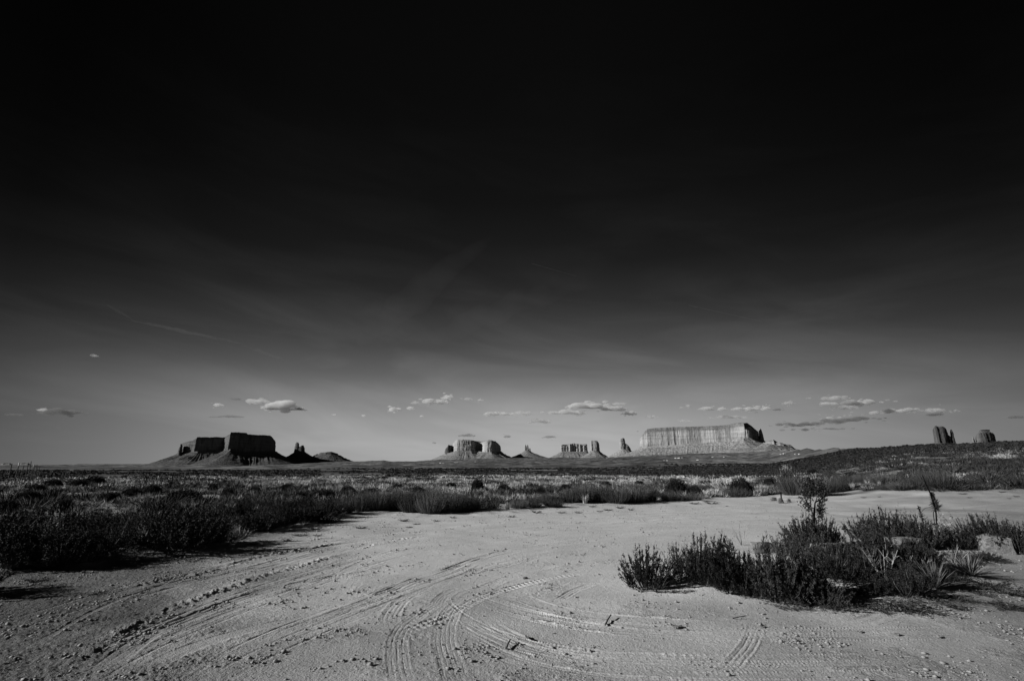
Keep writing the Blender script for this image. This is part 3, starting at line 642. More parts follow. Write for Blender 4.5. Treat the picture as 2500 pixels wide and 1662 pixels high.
# the long pale mesa
Y = 4600
m9 = mesa_thing('mesa', 'long pale flat-topped mesa with a sheer lit cliff, the largest on the skyline', 'mesa')
rim = [(1561.5, 400, 1062, 1093), (1563, 320, 1060, 1092), (1568, 262, 1055, 1092), (1578, 232, 1046.5, 1092), (1600, 205, 1044, 1091), (1626, 178, 1042.3, 1090), (1650, 165, 1041.6, 1088), (1674, 122, 1041, 1085.5), (1710, 92, 1040, 1083.5), (1738, 40, 1039, 1082), (1765, 15, 1037.5, 1078.5), (1789, -30, 1035, 1075.5),
       (1804, -70, 1031.2, 1073.5), (1816, -105, 1030.4, 1072.5), (1819, -98, 1034, 1072.5), (1822, -60, 1034, 1072.5), (1826, 0, 1032, 1072), (1831, 60, 1031.5, 1072), (1839, 120, 1037, 1072.5), (1845, 160, 1042, 1073), (1850, 220, 1047, 1074), (1850, 420, 1047, 1074), (1825, 560, 1036, 1074), (1700, 620, 1041, 1082), (1590, 700, 1046, 1090), (1564, 560, 1060, 1092)]
link('cliff', cliff_mesh('cliff', rim, Y, R_PALE, 71, flute=2.7, cap=.24, cap_in=.17, tone=.90, cap_tone=.46, batter=.03), m9)
link('cliff', cliff_mesh('cliff', [(1817, -95, 1046, 1072), (1822, -108, 1046.5, 1072), (1829, -100, 1049, 1072), (1833, -80, 1051, 1072), (1835.5, -50, 1058, 1072), (1832, -10, 1054, 1072), (1820, -20, 1048, 1072)], Y, R_PALE, 72, flute=4, cap=.1, tone=1.05), m9)
link('spire', cliff_mesh('spire', [(1852.5, 210, 1046, 1074), (1855, 180, 1045, 1075), (1859, 190, 1047.6, 1075.5), (1861.5, 215, 1055, 1076), (1864.5, 240, 1064, 1077), (1862, 280, 1060, 1077), (1855, 280, 1047, 1076)], Y, R_PALE, 73, flute=4, cap=.1, tone=.9), m9)
link('talus_slope', talus_mesh('talus_slope', [(1560, 400, 0, 1092), (1563, 290, 0, 1091.5), (1578, 215, 0, 1091), (1626, 158, 0, 1089.5), (1674, 100, 0, 1085), (1738, 15, 0, 1081.5), (1789, -55, 0, 1075), (1815, -135, 0, 1072), (1836, -110, 0, 1071), (1850, 100, 0, 1073),
     (1868, 200, 0, 1077), (1868, 320, 0, 1078), (1850, 480, 0, 1076), (1825, 620, 0, 1074), (1700, 680, 0, 1082), (1590, 760, 0, 1090), (1562, 600, 0, 1092)], Y, R_PALE, 74, run=2.6, gully=.12, ledge=.25, tone=.70, smooth_k=.02, step=3.5), m9)
m10 = mesa_thing('rock_ledge', 'low stepped rock shelf stretching from the right end of the long pale mesa', 'rock ledge')
link('cliff', cliff_mesh('cliff', [(1868, 60, 1077, 1088), (1878, 20, 1074.5, 1088), (1884, 10, 1074, 1088), (1888, 0, 1072.6, 1088), (1891, 0, 1076, 1088), (1893, 0, 1078.8, 1088), (1904, -10, 1079.5, 1090), (1912, -10, 1080.8, 1091), (1914, 0, 1083, 1091), (1922, 0, 1084, 1092), (1931, 5, 1085, 1093), (1936, 20, 1090, 1096), (1942, 40, 1096, 1099),
     (1936, 160, 1092, 1098), (1900, 180, 1080, 1092), (1872, 160, 1077, 1088)], Y - 900, R_PALE, 81, flute=5, cap=.2, cap_in=.25, tone=.85, batter=.3, cap_tone=.6), m10)
link('talus_slope', talus_mesh('talus_slope', [(1862, 60, 0, 1082), (1880, -30, 0, 1086), (1905, -40, 0, 1090), (1930, -30, 0, 1092), (1944, 30, 0, 1097), (1938, 200, 0, 1097), (1880, 220, 0, 1086)], Y - 900, R_PALE, 82, run=2.4, gully=.3, ledge=1.3, tone=.5, step=4), m10)

# right: mitten and broad butte behind the rise
Y = 5200
m11 = mesa_thing('butte', 'mitten-shaped dark butte with a thin thumb spire, standing behind the brushy rise', 'butte')
link('cliff', cliff_mesh('cliff', [(2276, 60, 1047, 1096), (2278, 0, 1043, 1096), (2281, -30, 1040, 1096), (2286, -35, 1039, 1096), (2289, -30, 1041.2, 1096), (2292, -30, 1040.5, 1096), (2299, -35, 1040, 1096), (2306, -30, 1041.3, 1096), (2310, -10, 1045, 1096), (2312, 20, 1054, 1096), (2315, 40, 1062, 1096),
     (2311, 110, 1046, 1096), (2300, 130, 1041, 1096), (2282, 120, 1041, 1096)], Y, R_MIT, 91, flute=2.4, batter=.02, cap_in=.03, cap=.08, tone=.95), m11)
link('cliff', cliff_mesh('cliff', [(2312, -5, 1062, 1096), (2316, -20, 1061.5, 1096), (2320, -10, 1064, 1096), (2324, 0, 1070, 1096), (2322, 60, 1068, 1096), (2313, 50, 1062, 1096)], Y, R_MIT, 92, flute=5, cap=.1, tone=.9), m11)
link('spire', cliff_mesh('spire', [(2319, 10, 1050, 1096), (2320.5, -12, 1048, 1096), (2324, -12, 1048.5, 1096), (2325.5, 5, 1052, 1096), (2328, 20, 1072, 1096), (2331, 30, 1084, 1096), (2324, 40, 1060, 1096)], Y, R_MIT, 93, flute=3, step=3, cap=.05, tone=.9), m11)
link('talus_slope', talus_mesh('talus_slope', oval(2302, 52, 220, 0, 1083, Y), Y, R_MIT, 94, run=1.5, tone=.8, step=6), m11)
m12 = mesa_thing('butte', 'broad tiered butte with a tiny spire at its left foot, farthest right on the skyline', 'butte')
link('cliff', cliff_mesh('cliff', [(2380.5, 60, 1070, 1096), (2382, 0, 1062, 1096), (2385, -20, 1058, 1096), (2390, -35, 1056, 1096), (2400, -45, 1055, 1096), (2416, -40, 1055, 1096), (2424, -20, 1056, 1096), (2427, 20, 1058, 1096), (2429, 60, 1072, 1096), (2424, 180, 1057, 1096), (2400, 200, 1056, 1096), (2385, 150, 1060, 1096)], Y + 300, R_PALE, 95, flute=3, batter=.03, cap_in=.03, cap=.08, tone=.33, cap_tone=.30), m12)
link('cliff', cliff_mesh('cliff', [(2387, 20, 1054, 1060), (2390, -10, 1052, 1060), (2396, -20, 1049, 1060), (2408, -22, 1048, 1060), (2415, -15, 1048, 1060), (2419, 10, 1054, 1060), (2415, 130, 1049, 1060), (2396, 130, 1050, 1060)], Y + 300, R_PALE, 96, flute=4, cap=.5, cap_in=.5, tone=.34, cap_tone=.3), m12)
link('spire', cliff_mesh('spire', oval(2375.5, 4.2, 24, 1067, 1096, Y + 300), Y + 300, R_PALE, 97, flute=3, step=3, tone=.5), m12)
link('talus_slope', talus_mesh('talus_slope', oval(2404, 62, 300, 0, 1081, Y + 300), Y + 300, R_PALE, 98, run=1.4, tone=.45, step=7), m12)
# far left: two hazy flat buttes
Y = 16000
for k, (rim, lab) in enumerate([([(3, 0, 1131.5, 1138), (8, -100, 1129.8, 1138), (25, -100, 1130, 1138), (29, 0, 1132.5, 1138), (24, 300, 1130, 1138), (8, 300, 1130, 1138)], 'faint far-off flat butte at the left end of the horizon, behind the first fence posts'),
                 ([(48, 0, 1132, 1138), (52, -100, 1129.4, 1138), (69, -100, 1129.2, 1138), (75, 0, 1132, 1138), (68, 300, 1129.5, 1138), (52, 300, 1129.5, 1138)], 'faint far-off flat butte on the horizon above the clustered far fence posts')]):
    e = mesa_thing('butte', lab, 'butte')
    link('cliff', cliff_mesh('cliff', rim, Y, R_FAR, 101 + k, flute=20, cap=.3, cap_in=.6, step=14), e)
    link('talus_slope', talus_mesh('talus_slope', [(a, b, 0, 1133.5) for a, b, c, d in rim], Y, R_FAR, 105 + k, run=2.5, foot=-60, step=24, rows_n=8), e)

# ------------------------------------------------------------------ houses below the long mesa
def house_mesh(Lx, Wy, Hh, roof=.45):
    x, y = Lx / 2, Wy / 2; V = [(-x, -y, -1.5), (x, -y, -1.5), (x, y, -1.5), (-x, y, -1.5), (-x, -y, Hh), (x, -y, Hh), (x, y, Hh), (-x, y, Hh)]
    Fc = [(0, 1, 5, 4), (1, 2, 6, 5), (2, 3, 7, 6), (3, 0, 4, 7)]
    me = bpy.data.meshes.new('wall'); me.from_pydata(V + [(-x, 0, Hh + Wy * roof), (x, 0, Hh + Wy * roof)], [], Fc + [(4, 8, 7), (5, 6, 9)]); me.materials.append(M_WALL)
    o = .5; rz = Hh + Wy * roof
    R = [(-x - o, -y - o, Hh - o * roof * 2), (x + o, -y - o, Hh - o * roof * 2), (x + o, 0, rz), (-x - o, 0, rz), (-x - o, y + o, Hh - o * roof * 2), (x + o, y + o, Hh - o * roof * 2)]
    R += [(a, b, c + .25) for a, b, c in R]
    mr = bpy.data.meshes.new('roof'); mr.from_pydata(R, [], [(0, 1, 2, 3), (3, 2, 5, 4), (6, 9, 8, 7), (9, 10, 11, 8), (0, 6, 7, 1), (4, 5, 11, 10), (0, 3, 9, 6), (3, 4, 10, 9), (1, 7, 8, 2), (2, 8, 11, 5)]); mr.materials.append(M_ROOF)
    return me, mr
HW = [house_mesh(12, 7, 3.2), house_mesh(18, 7, 3.0), house_mesh(9, 7, 3.4)]
HOUSES = [(1617, 1124.6), (1622, 1124.3), (1629, 1124.4), (1649, 1118.5), (1657, 1118.4), (1665, 1118), (1699, 1123.2), (1703, 1123), (1733, 1115.5), (1740, 1115.8), (1752, 1115.4), (1762, 1115.6), (1767, 1115.7), (1788, 1112), (1792, 1111.2), (1797, 1112), (1809, 1106.7),
          (1856, 1111), (1877, 1110.5), (1884, 1110), (1906, 1109), (1914, 1107.5), (1920, 1108.2), (1926, 1108.4), (1934, 1108.4), (1942, 1108.6), (1951, 1108.6), (1075, 1131), (1081, 1132), (1104, 1129.5), (1110, 1129), (1114, 1129.6), (1160, 1128), (1046, 1138.5)]
def ground_at_dist(px, py, Y0):
    best = None
    for Yk in np.geomspace(900, 5200, 160):
        x, y, z = AT(px, py, Yk); d = z - float(Hs(x, y)[0])
        if best is None or abs(d) < best[0]: best = (abs(d), x, y)
    return best[1], best[2]
for k, (px, py) in enumerate(HOUSES):
    x, y = ground_at_dist(px, py, 3000); z = float(Hs(x, y)[0])
    e = empty('house', (x, y, z), random.uniform(-.5, .5)); e.scale = (1, 1, 1)
    a, b = HW[k % 3]
    where = 'under the two-block mesa' if px < 1200 else ('below the throne butte' if px < 1710 else ('below the long mesa' if px < 1820 else 'below the rock shelf'))
    zone = [h for h in HOUSES if (h[0] < 1200) == (px < 1200) and (h[0] < 1710) == (px < 1710) and (h[0] < 1820) == (px < 1820)]
    zone.sort(); rank = zone.index((px, py)) + 1
    words_ = ['first', 'second', 'third', 'fourth', 'fifth', 'sixth', 'seventh', 'eighth', 'ninth', 'tenth', 'eleventh', 'twelfth', 'thirteenth', 'fourteenth'][rank - 1]
    tag(e, f'tiny white house {where}, {words_} of {len(zone)} from the left', 'house', 'far-off houses on the plain')
    link('wall', a, e); link('roof', b, e)
    s = min(1.0, random.uniform(2.8, 4.8) * y / F / 12.0); e.scale = (s, s, s * .8)

# ------------------------------------------------------------------ fence
def tube(pts, r0, r1, sides=6):
    V = []; Fc = []; P = [Vector(p) for p in pts]; n = len(P)
    for i, p in enumerate(P):
        d = (P[min(i + 1, n - 1)] - P[max(i - 1, 0)]).normalized(); a = d.cross(Vector((.3, .9, .2))).normalized(); b = d.cross(a)
        r = r0 + (r1 - r0) * i / (n - 1)
        for k in range(sides):
            t = 2 * math.pi * k / sides; V.append(tuple(p + a * (r * math.cos(t)) + b * (r * math.sin(t))))
    for i in range(n - 1):
        for k in range(sides): Fc.append((i * sides + k, i * sides + (k + 1) % sides, (i + 1) * sides + (k + 1) % sides, (i + 1) * sides + k))
    Fc.append(tuple(range(sides))[::-1]); Fc.append(tuple((n - 1) * sides + k for k in range(sides)))
    return V, Fc
def pymesh(name, V, Fc, m, smooth=False):
    me = bpy.data.meshes.new(name); me.from_pydata(V, [], Fc); me.materials.append(m)
    if smooth: me.polygons.foreach_set('use_smooth', [True] * len(me.polygons))
    me.update(); return me
def join(parts):
    V = []; Fc = []
    for v, f in parts:
        o = len(V); V += v; Fc += [tuple(i + o for i in q) for q in f]
    return V, Fc
fence = empty('wire_fence'); tag(fence, 'wire fence of thin leaning posts running away across the scrub', 'fence')
FP = [(-14, 42), (22, 44), (38, 48), (50, 52), (62, 57), (69, 62), (76.5, 67), (79, 72), (83.5, 77), (87, 83), (91, 90)]
tops = []
for k, (px, Yp) in enumerate(FP):
    x = AT(px, 1165, Yp)[0]; z = float(Hs(x, Yp)[0]); hgt = 1.75 + .15 * (k % 3) + (.25 if k in (5, 6) else 0)
    ln = random.uniform(-.06, .06) - (.1 if k == 3 else 0)
    P = [(x, Yp, z - .3), (x - ln * .4, Yp, z + hgt * .5), (x - ln, Yp, z + hgt)]
    V, Fc = tube(P, .045, .035)
    po = link('post', pymesh('post', V, Fc, M_POST), fence)
    if k in (2, 6): V, Fc = tube([(x - ln * .8, Yp, z + hgt - .28), (x - ln, Yp, z + hgt + .01)], .052, .050); link('painted_top', pymesh('painted_top', V, Fc, M_POSTTOP), po)
    tops.append((P, hgt, z))
for f in (.25, .5, .72, .92):
    V, Fc = join([tube([(a[0][2][0], a[0][2][1], a[2] + a[1] * f), ((a[0][2][0] + b[0][2][0]) / 2, (a[0][2][1] + b[0][2][1]) / 2, (a[2] + a[1] * f + b[2] + b[1] * f) / 2 - .04), (b[0][2][0], b[0][2][1], b[2] + b[1] * f)], .006, .006, 4) for a, b in zip(tops[:-1], tops[1:])])
    link('wire', pymesh('wire', V, Fc, M_WIRE), fence)

# ------------------------------------------------------------------ plants: blade / leaf builders (numpy)
ICO = None
def ico():
    global ICO
    if ICO is None:
        import bmesh
        bm = bmesh.new(); bmesh.ops.create_icosphere(bm, subdivisions=3, radius=1); bm.verts.ensure_lookup_table()
        ICO = (np.array([v.co for v in bm.verts]), np.array([[v.index for v in f.verts] for f in bm.faces])); bm.free()
    return ICO
class Tri:
    def __init__(s): s.V = []; s.T = []; s.S = []; s.M = []; s.n = 0
    def add(s, V, T, shade, m=0):
        s.V.append(V.reshape(-1, 3)); s.T.append(T.reshape(-1, 3) + s.n); s.S.append(np.broadcast_to(shade, (len(V.reshape(-1, 3)),)).astype(float)); s.M.append(np.full(len(T.reshape(-1, 3)), m)); s.n += len(V.reshape(-1, 3))
    def mesh(s, name, mats): return mesh_np(name, np.concatenate(s.V), np.concatenate(s.T), mats, attrs={'shade': np.concatenate(s.S)}, matidx=np.concatenate(s.M))
def ribbons(base, tip, width, bend, R, shade=1.0):
    """n curved ribbons: base, tip (n,3), mid pushed by bend; 5 vertices, 3 triangles each"""
    n = len(base); d = tip - base; side = np.cross(d, R.normal(size=(n, 3))); side /= np.linalg.norm(side, axis=1)[:, None] + 1e-9
    w = (np.broadcast_to(width, (n,)) * .5)[:, None]; mid = (base + tip) * .5 + bend
    V = np.stack([base - side * w, base + side * w, mid - side * w * .8, mid + side * w * .8, tip], 1)
    T = np.array([[0, 1, 3], [0, 3, 2], [2, 3, 4]])[None] + (np.arange(n) * 5)[:, None, None]
    sh = np.repeat(np.broadcast_to(shade, (n,)) * R.uniform(.6, 1.4, n), 5)
    return V, T, sh
def leaves(pos, dirn, length, width, R, shade=1.0):
    n = len(pos); side = np.cross(dirn, R.normal(size=(n, 3))); side /= np.linalg.norm(side, axis=1)[:, None] + 1e-9
    L = np.broadcast_to(length, (n,))[:, None]; w = np.broadcast_to(width, (n,))[:, None] * .5
    V = np.stack([pos, pos + dirn * L * .5 + side * w, pos + dirn * L, pos + dirn * L * .5 - side * w], 1)
    T = np.array([[0, 1, 2], [0, 2, 3]])[None] + (np.arange(n) * 4)[:, None, None]
    sh = np.repeat(np.broadcast_to(shade, (n,)) * R.uniform(.5, 1.5, n), 4)
    return V, T, sh
def unit(v): return v / (np.linalg.norm(v, axis=-1, keepdims=True) + 1e-9)

def sage_tpl(seed, nst=95, nl=80, spread=.85, leaf=.055, lw=.017, erect=.3, lo=.2):
    """bushy sagebrush about one unit high and two wide: plume-like twigs crowded with small leaves; returns (stems, foliage)"""
    R = np.random.default_rng(seed); st = Tri(); fo = Tri()
    a = R.uniform(0, 2 * np.pi, nst); rad = np.sqrt(R.uniform(0, 1, nst)); ht = (1 - .55 * rad ** 2) * R.uniform(.62, 1.0, nst)
    b = np.stack([np.cos(a) * rad * spread * .25, np.sin(a) * rad * spread * .25, np.zeros(nst) - .03], 1)
    tp = np.stack([np.cos(a) * rad * spread, np.sin(a) * rad * spread, ht], 1) + R.normal(size=(nst, 3)) * .05
    bend = np.stack([np.cos(a) * rad, np.sin(a) * rad, np.zeros(nst)], 1) * .14 * spread + np.array([0, 0, -.04])
    st.add(*ribbons(b, tp, .012, bend, R, .9))
    # side twigs
    ns = nst * 6; i = R.integers(0, nst, ns); t = R.uniform(.3, .92, ns)[:, None]
    p = b[i] * (1 - t) ** 2 + 2 * t * (1 - t) * ((b[i] + tp[i]) * .5 + bend[i]) + tp[i] * t ** 2
    d = unit(unit(tp[i] - b[i]) * .7 + R.normal(size=(ns, 3)) * .45 + np.array([0, 0, erect])); L = R.uniform(.10, .24, ns)[:, None] * (1.2 - t)
    q = p + d * L; st.add(*ribbons(p, q, .007, np.zeros((ns, 3)), R, .9))
    B = np.concatenate([b, p]); TT = np.concatenate([tp, q]); BE = np.concatenate([bend, np.zeros((ns, 3))])
    nn = nst * nl * 2; pick = np.where(R.random(nn) < .40, R.integers(0, nst, nn), nst + R.integers(0, ns, nn)); t = R.uniform(0, 1, nn); t = np.where(pick < nst, lo + (1 - lo) * t, t)[:, None]
    p = B[pick] * (1 - t) ** 2 + 2 * t * (1 - t) * ((B[pick] + TT[pick]) * .5 + BE[pick]) + TT[pick] * t ** 2
    d = unit(unit(TT[pick] - B[pick]) * .9 + R.normal(size=(nn, 3)) * .55)
    fo.add(*leaves(p, d, R.uniform(.5, 1.2, nn) * leaf, lw, R))
    return st, fo
def broom_tpl(seed, n=520, spread=.7):
    """dense upright broom-like shrub of fine stems"""
    R = np.random.default_rng(seed); g = Tri(); a = R.uniform(0, 2 * np.pi, n); rad = np.sqrt(R.uniform(0, 1, n)); ht = (1 - .4 * rad ** 2) * R.uniform(.5, 1.0, n)
    b = np.stack([np.cos(a) * rad * spread * .5, np.sin(a) * rad * spread * .5, np.zeros(n) - .03], 1)
    tp = np.stack([np.cos(a) * rad * spread, np.sin(a) * rad * spread, ht], 1) + R.normal(size=(n, 3)) * .04
    g.add(*ribbons(b, tp, .013, np.stack([np.cos(a) * rad, np.sin(a) * rad, 0 * a], 1) * .06, R, 1.0))
    m = n * 5; i = R.integers(0, n, m); t = R.uniform(.25, 1, m)[:, None]; p = b[i] * (1 - t) + tp[i] * t
    g.add(*leaves(p, unit(tp[i] - b[i] + R.normal(size=(m, 3)) * .35), R.uniform(.04, .09, m), .010, R))
    return g
def dome_tpl(seed, n=5200):
    R = np.random.default_rng(seed); g = Tri(); d = unit(R.normal(size=(n, 3))); d[:, 2] = np.abs(d[:, 2]); d = unit(d)
    az_ = np.arctan2(d[:, 1], d[:, 0]); lump = 1 + .08 * np.sin(az_ * 3 + seed) + .06 * np.sin(az_ * 5 + d[:, 2] * 4)
    r = (R.uniform(.35, 1, n) ** .45 * lump)[:, None]; sc = np.array([.95, .95, .92]); p = d * r * sc
    dd = unit(d + R.normal(size=(n, 3)) * .35 + np.array([0, 0, .25])); L = R.uniform(.07, .15, n)[:, None]
    g.add(*ribbons(p - dd * L * .6, p + dd * L * .4, .026, np.zeros((n, 3)), R, 1.0))
    V0, T0 = ico(); g.add(V0 * np.array([.74, .74, .70]) * (1 + .1 * perlin(V0[:, 0] * 3, V0[:, 1] * 3 + V0[:, 2] * 2, 3))[:, None], T0, .8)
    return g
def grass_tpl(seed, n=150, spread=.45, wd=.016, droop=.1):
    R = np.random.default_rng(seed); g = Tri(); a = R.uniform(0, 2 * np.pi, n); rad = np.sqrt(R.uniform(0, 1, n)); ht = (1 - .35 * rad) * R.uniform(.45, 1.0, n)
    b = np.stack([np.cos(a) * rad * .16, np.sin(a) * rad * .16, np.zeros(n) - .03], 1)
    tp = np.stack([np.cos(a) * rad * spread, np.sin(a) * rad * spread, ht], 1) + R.normal(size=(n, 3)) * .05
    g.add(*ribbons(b, tp, wd, np.stack([-np.cos(a) * droop * rad, -np.sin(a) * droop * rad, .06 + 0 * a], 1), R, 1.0)); return g
def yucca_tpl(seed, n=110, flat=.25):
    R = np.random.default_rng(seed); g = Tri(); a = R.uniform(0, 2 * np.pi, n); e = R.uniform(flat, 1.45, n); L = R.uniform(.65, 1.05, n)
    d = np.stack([np.cos(a) * np.cos(e), np.sin(a) * np.cos(e), np.sin(e)], 1); b = d * .04
    g.add(*ribbons(b, d * L[:, None], .026, np.array([0, 0, .03]) + 0 * d, R, 1.0)); return g
def weed_tpl(seed, n=34, nl=9):
    """low mat of prostrate sprigs"""
    R = np.random.default_rng(seed); g = Tri(); a = R.uniform(0, 2 * np.pi, n); L = R.uniform(.4, 1.0, n)
    b = np.stack([np.cos(a) * .05, np.sin(a) * .05, 0 * a], 1); tp = np.stack([np.cos(a) * L, np.sin(a) * L * .8, R.uniform(.05, .42, n)], 1)
    g.add(*ribbons(b, tp, .02, np.array([0, 0, .05]) + 0 * b, R, .9)); m = n * nl; i = R.integers(0, n, m); t = R.uniform(.2, 1, m)[:, None]
    g.add(*leaves(b[i] * (1 - t) + tp[i] * t, unit(tp[i] + R.normal(size=(m, 3)) * .5 + np.array([0, 0, .2])), R.uniform(.08, .18, m), .035, R)); return g
def stalks_tpl(seed, n=16):
    R = np.random.default_rng(seed); g = Tri(); a = R.uniform(0, 2 * np.pi, n); rad = R.uniform(0, .5, n); ht = R.uniform(.6, 1.0, n)
    b = np.stack([np.cos(a) * rad * .7, np.sin(a) * rad * .7, 0 * a], 1); tp = b + np.stack([R.normal(size=n) * .08, R.normal(size=n) * .08, ht], 1)
    g.add(*ribbons(b, tp, .010, 0 * b, R, .5)); m = n * 14; i = R.integers(0, n, m); t = R.uniform(.62, 1, m)[:, None]
    g.add(*leaves(b[i] * (1 - t) + tp[i] * t, unit(R.normal(size=(m, 3)) + np.array([0, 0, 1.])), .045, .026, R, 1.0)); return g

def place(o, px, pyb, hpx, wpx, tplw, rz=None, z=None):
    """stand o at the ground point seen at (px, pyb), hpx high and wpx wide in the picture; tplw = template width"""
    x, y, zz = G(px, pyb); dist = y * CP + (zz - CAM_Z) * SP; m = dist / F
    o.location = (x, y, zz if z is None else z); o.scale = (wpx * m / tplw, wpx * m / tplw, hpx * m); o.rotation_euler = (0, 0, random.uniform(0, 6.28) if rz is None else rz)
    return o
SAGE = []
for k in range(4):
    st, fo = sage_tpl(200 + k, spread=(.85, .95, .8, 1.0)[k], leaf=(.055, .04, .065, .048)[k], lw=(.017, .012, .016, .020)[k], erect=(.35, .1, .5, .2)[k]); SAGE.append((st.mesh('stems', [M_STEM]), fo.mesh('foliage', [M_SAGE])))
def shrub_two(name='sagebrush'):
    e = empty(name); a, b = SAGE[random.randrange(4)]; link('stems', a, e); link('foliage', b, e); return e
def merged(k):
    st, fo = sage_tpl(300 + k, 60, 40, leaf=.055, lw=.018); g = Tri(); g.V = st.V + fo.V; o = 0
    g.T = st.T + [t + st.n for t in fo.T]; g.S = st.S + fo.S; g.M = [m for m in st.M] + [m + 1 for m in fo.M]; return g.mesh('sagebrush', [M_STEM, M_SAGE])
SAGE1 = [merged(k) for k in range(3)]
BROOM = [broom_tpl(330 + k).mesh('broom_shrub', [M_STEM]) for k in range(3)]
DOME = [dome_tpl(340 + k).mesh('dome_shrub', [M_DOME]) for k in range(3)]
GRASS = [grass_tpl(350 + k).mesh('grass_clump', [M_DRY]) for k in range(5)]
YUC = [yucca_tpl(360 + k).mesh('yucca', [M_YUC]) for k in range(3)]
WEED = [weed_tpl(370 + k).mesh('weed', [M_WEED]) for k in range(3)]
STALK = [stalks_tpl(380 + k).mesh('seed_stalks', [M_STALK]) for k in range(2)]

# --- the planted island on the right
G_I = 'plants of the brushy island in the dirt lot'
ISL = [  # px, base y, height, width, label
 (1580, 1436, 96, 120, 'small spiky sage shrub at the left tip of the brushy island'),
 (1668, 1418, 92, 110, 'second sage shrub from the left tip of the island, leaning back'),
 (1722, 1426, 112, 130, 'tall spiky dark sage shrub above the sand hump of the island'),
 (1790, 1440, 118, 140, 'dense dark sage shrub left of the flat-topped block rock'),
 (1852, 1452, 98, 120, 'dark sage shrub growing in front of the flat-topped block rock'),
 (1905, 1468, 140, 150, 'largest dark sage shrub, bulging toward the tracks at the island front'),
 (1965, 1462, 116, 130, 'dark sage shrub just right of the largest one at the island front'),
 (2010, 1475, 60, 120, 'low dark sage shrub at the front foot of the island, beside bare sand'),
 (1925, 1356, 60, 90, 'dark sage shrub behind the flat-topped block rock'),
 (1965, 1335, 74, 100, 'dark leafy shrub at the foot of the pale-stemmed sapling'),
 (2010, 1335, 66, 80, 'narrow dark shrub right of the pale-stemmed sapling'),
 (2120, 1325, 62, 110, 'low dark sage shrub left of the tall back row of the island'),
 (2165, 1335, 84, 120, 'tall dark sage shrub in the back row, left of the second rock'),
 (2210, 1336, 88, 110, 'tall dark sage shrub in the back row, behind the second rock'),
 (2262, 1340, 78, 110, 'dark sage shrub at the foot of the leaning dead pole'),
 (2105, 1392, 84, 130, 'dark sage shrub right of the long low boulder'),
 (2050, 1418, 84, 120, 'dark sage shrub in front of the long low boulder'),
 (2165, 1400, 88, 130, 'sage shrub in front of the second rock, middle of the island'),
 (2205, 1390, 74, 120, 'tangled sage shrub below the second rock'),
 (2390, 1338, 86, 110, 'tall dark sage shrub behind the square boulder, left one'),
 (2440, 1336, 82, 110, 'tall dark sage shrub behind the square boulder, middle one'),
 (2490, 1350, 66, 110, 'dark sage shrub behind the square boulder at the frame edge'),
 (2340, 1340, 56, 90, 'low dark sage shrub between the pale-leaved bush and the square boulder'),
 (2210, 1452, 56, 130, 'low dark sage shrub in front of the leaning sand patch'),
 (2300, 1428, 48, 120, 'low dark sage shrub beside the left front yucca'),
 (2130, 1452, 44, 90, 'low sparse sage shrub beside the small white stone'),
 (2350, 1372, 34, 80, 'low dark sage shrub left below the square boulder'),
 (2250, 1378, 56, 120, 'sage shrub below the dead leaning stalk, on the sand edge'),
 (2230, 1425, 52, 110, 'sage shrub left of the upright yucca tuft at the island front'),
 (2000, 1400, 84, 120, 'sage shrub hiding the lower front of the long low boulder'),
 (2412, 1368, 18, 80, 'low spreading sage shrub in front of the square boulder'),
]
for px, py, h, wd, lab in ISL:
    o = shrub_two(); place(o, px, py, h * random.uniform(1.04, 1.22), wd * (1.12 if px < 2040 else 1.22 if px < 2270 and py > 1380 else .98), 1.7); o.rotation_euler = (random.uniform(-.22, .22), random.uniform(-.22, .22), random.uniform(0, 6.28)); tag(o, lab, 'shrub', G_I)
YU = [(2002, 1338, 46, 60, 'yucca tuft at the foot of the pale-stemmed sapling'), (2045, 1412, 84, 130, 'pale bladed yucca tuft in front of the long low boulder, left one'), (2118, 1410, 84, 110, 'pale bladed yucca tuft in front of the long low boulder, right one'),
      (2284, 1436, 80, 120, 'upright yucca tuft in the middle of the island front'), (2372, 1405, 58, 150, 'wide splayed yucca tuft nearest the square boulder'),
      (2418, 1166, 62, 92, 'large pale yucca on the slope beyond the road, left of two'), (2482, 1172, 66, 92, 'large pale yucca on the slope beyond the road, right of two')]
for px, py, h, wd, lab in YU:
    o = link('yucca', random.choice(YUC)); place(o, px, py, h, wd, 1.6); tag(o, lab, 'yucca', 'yucca tufts')
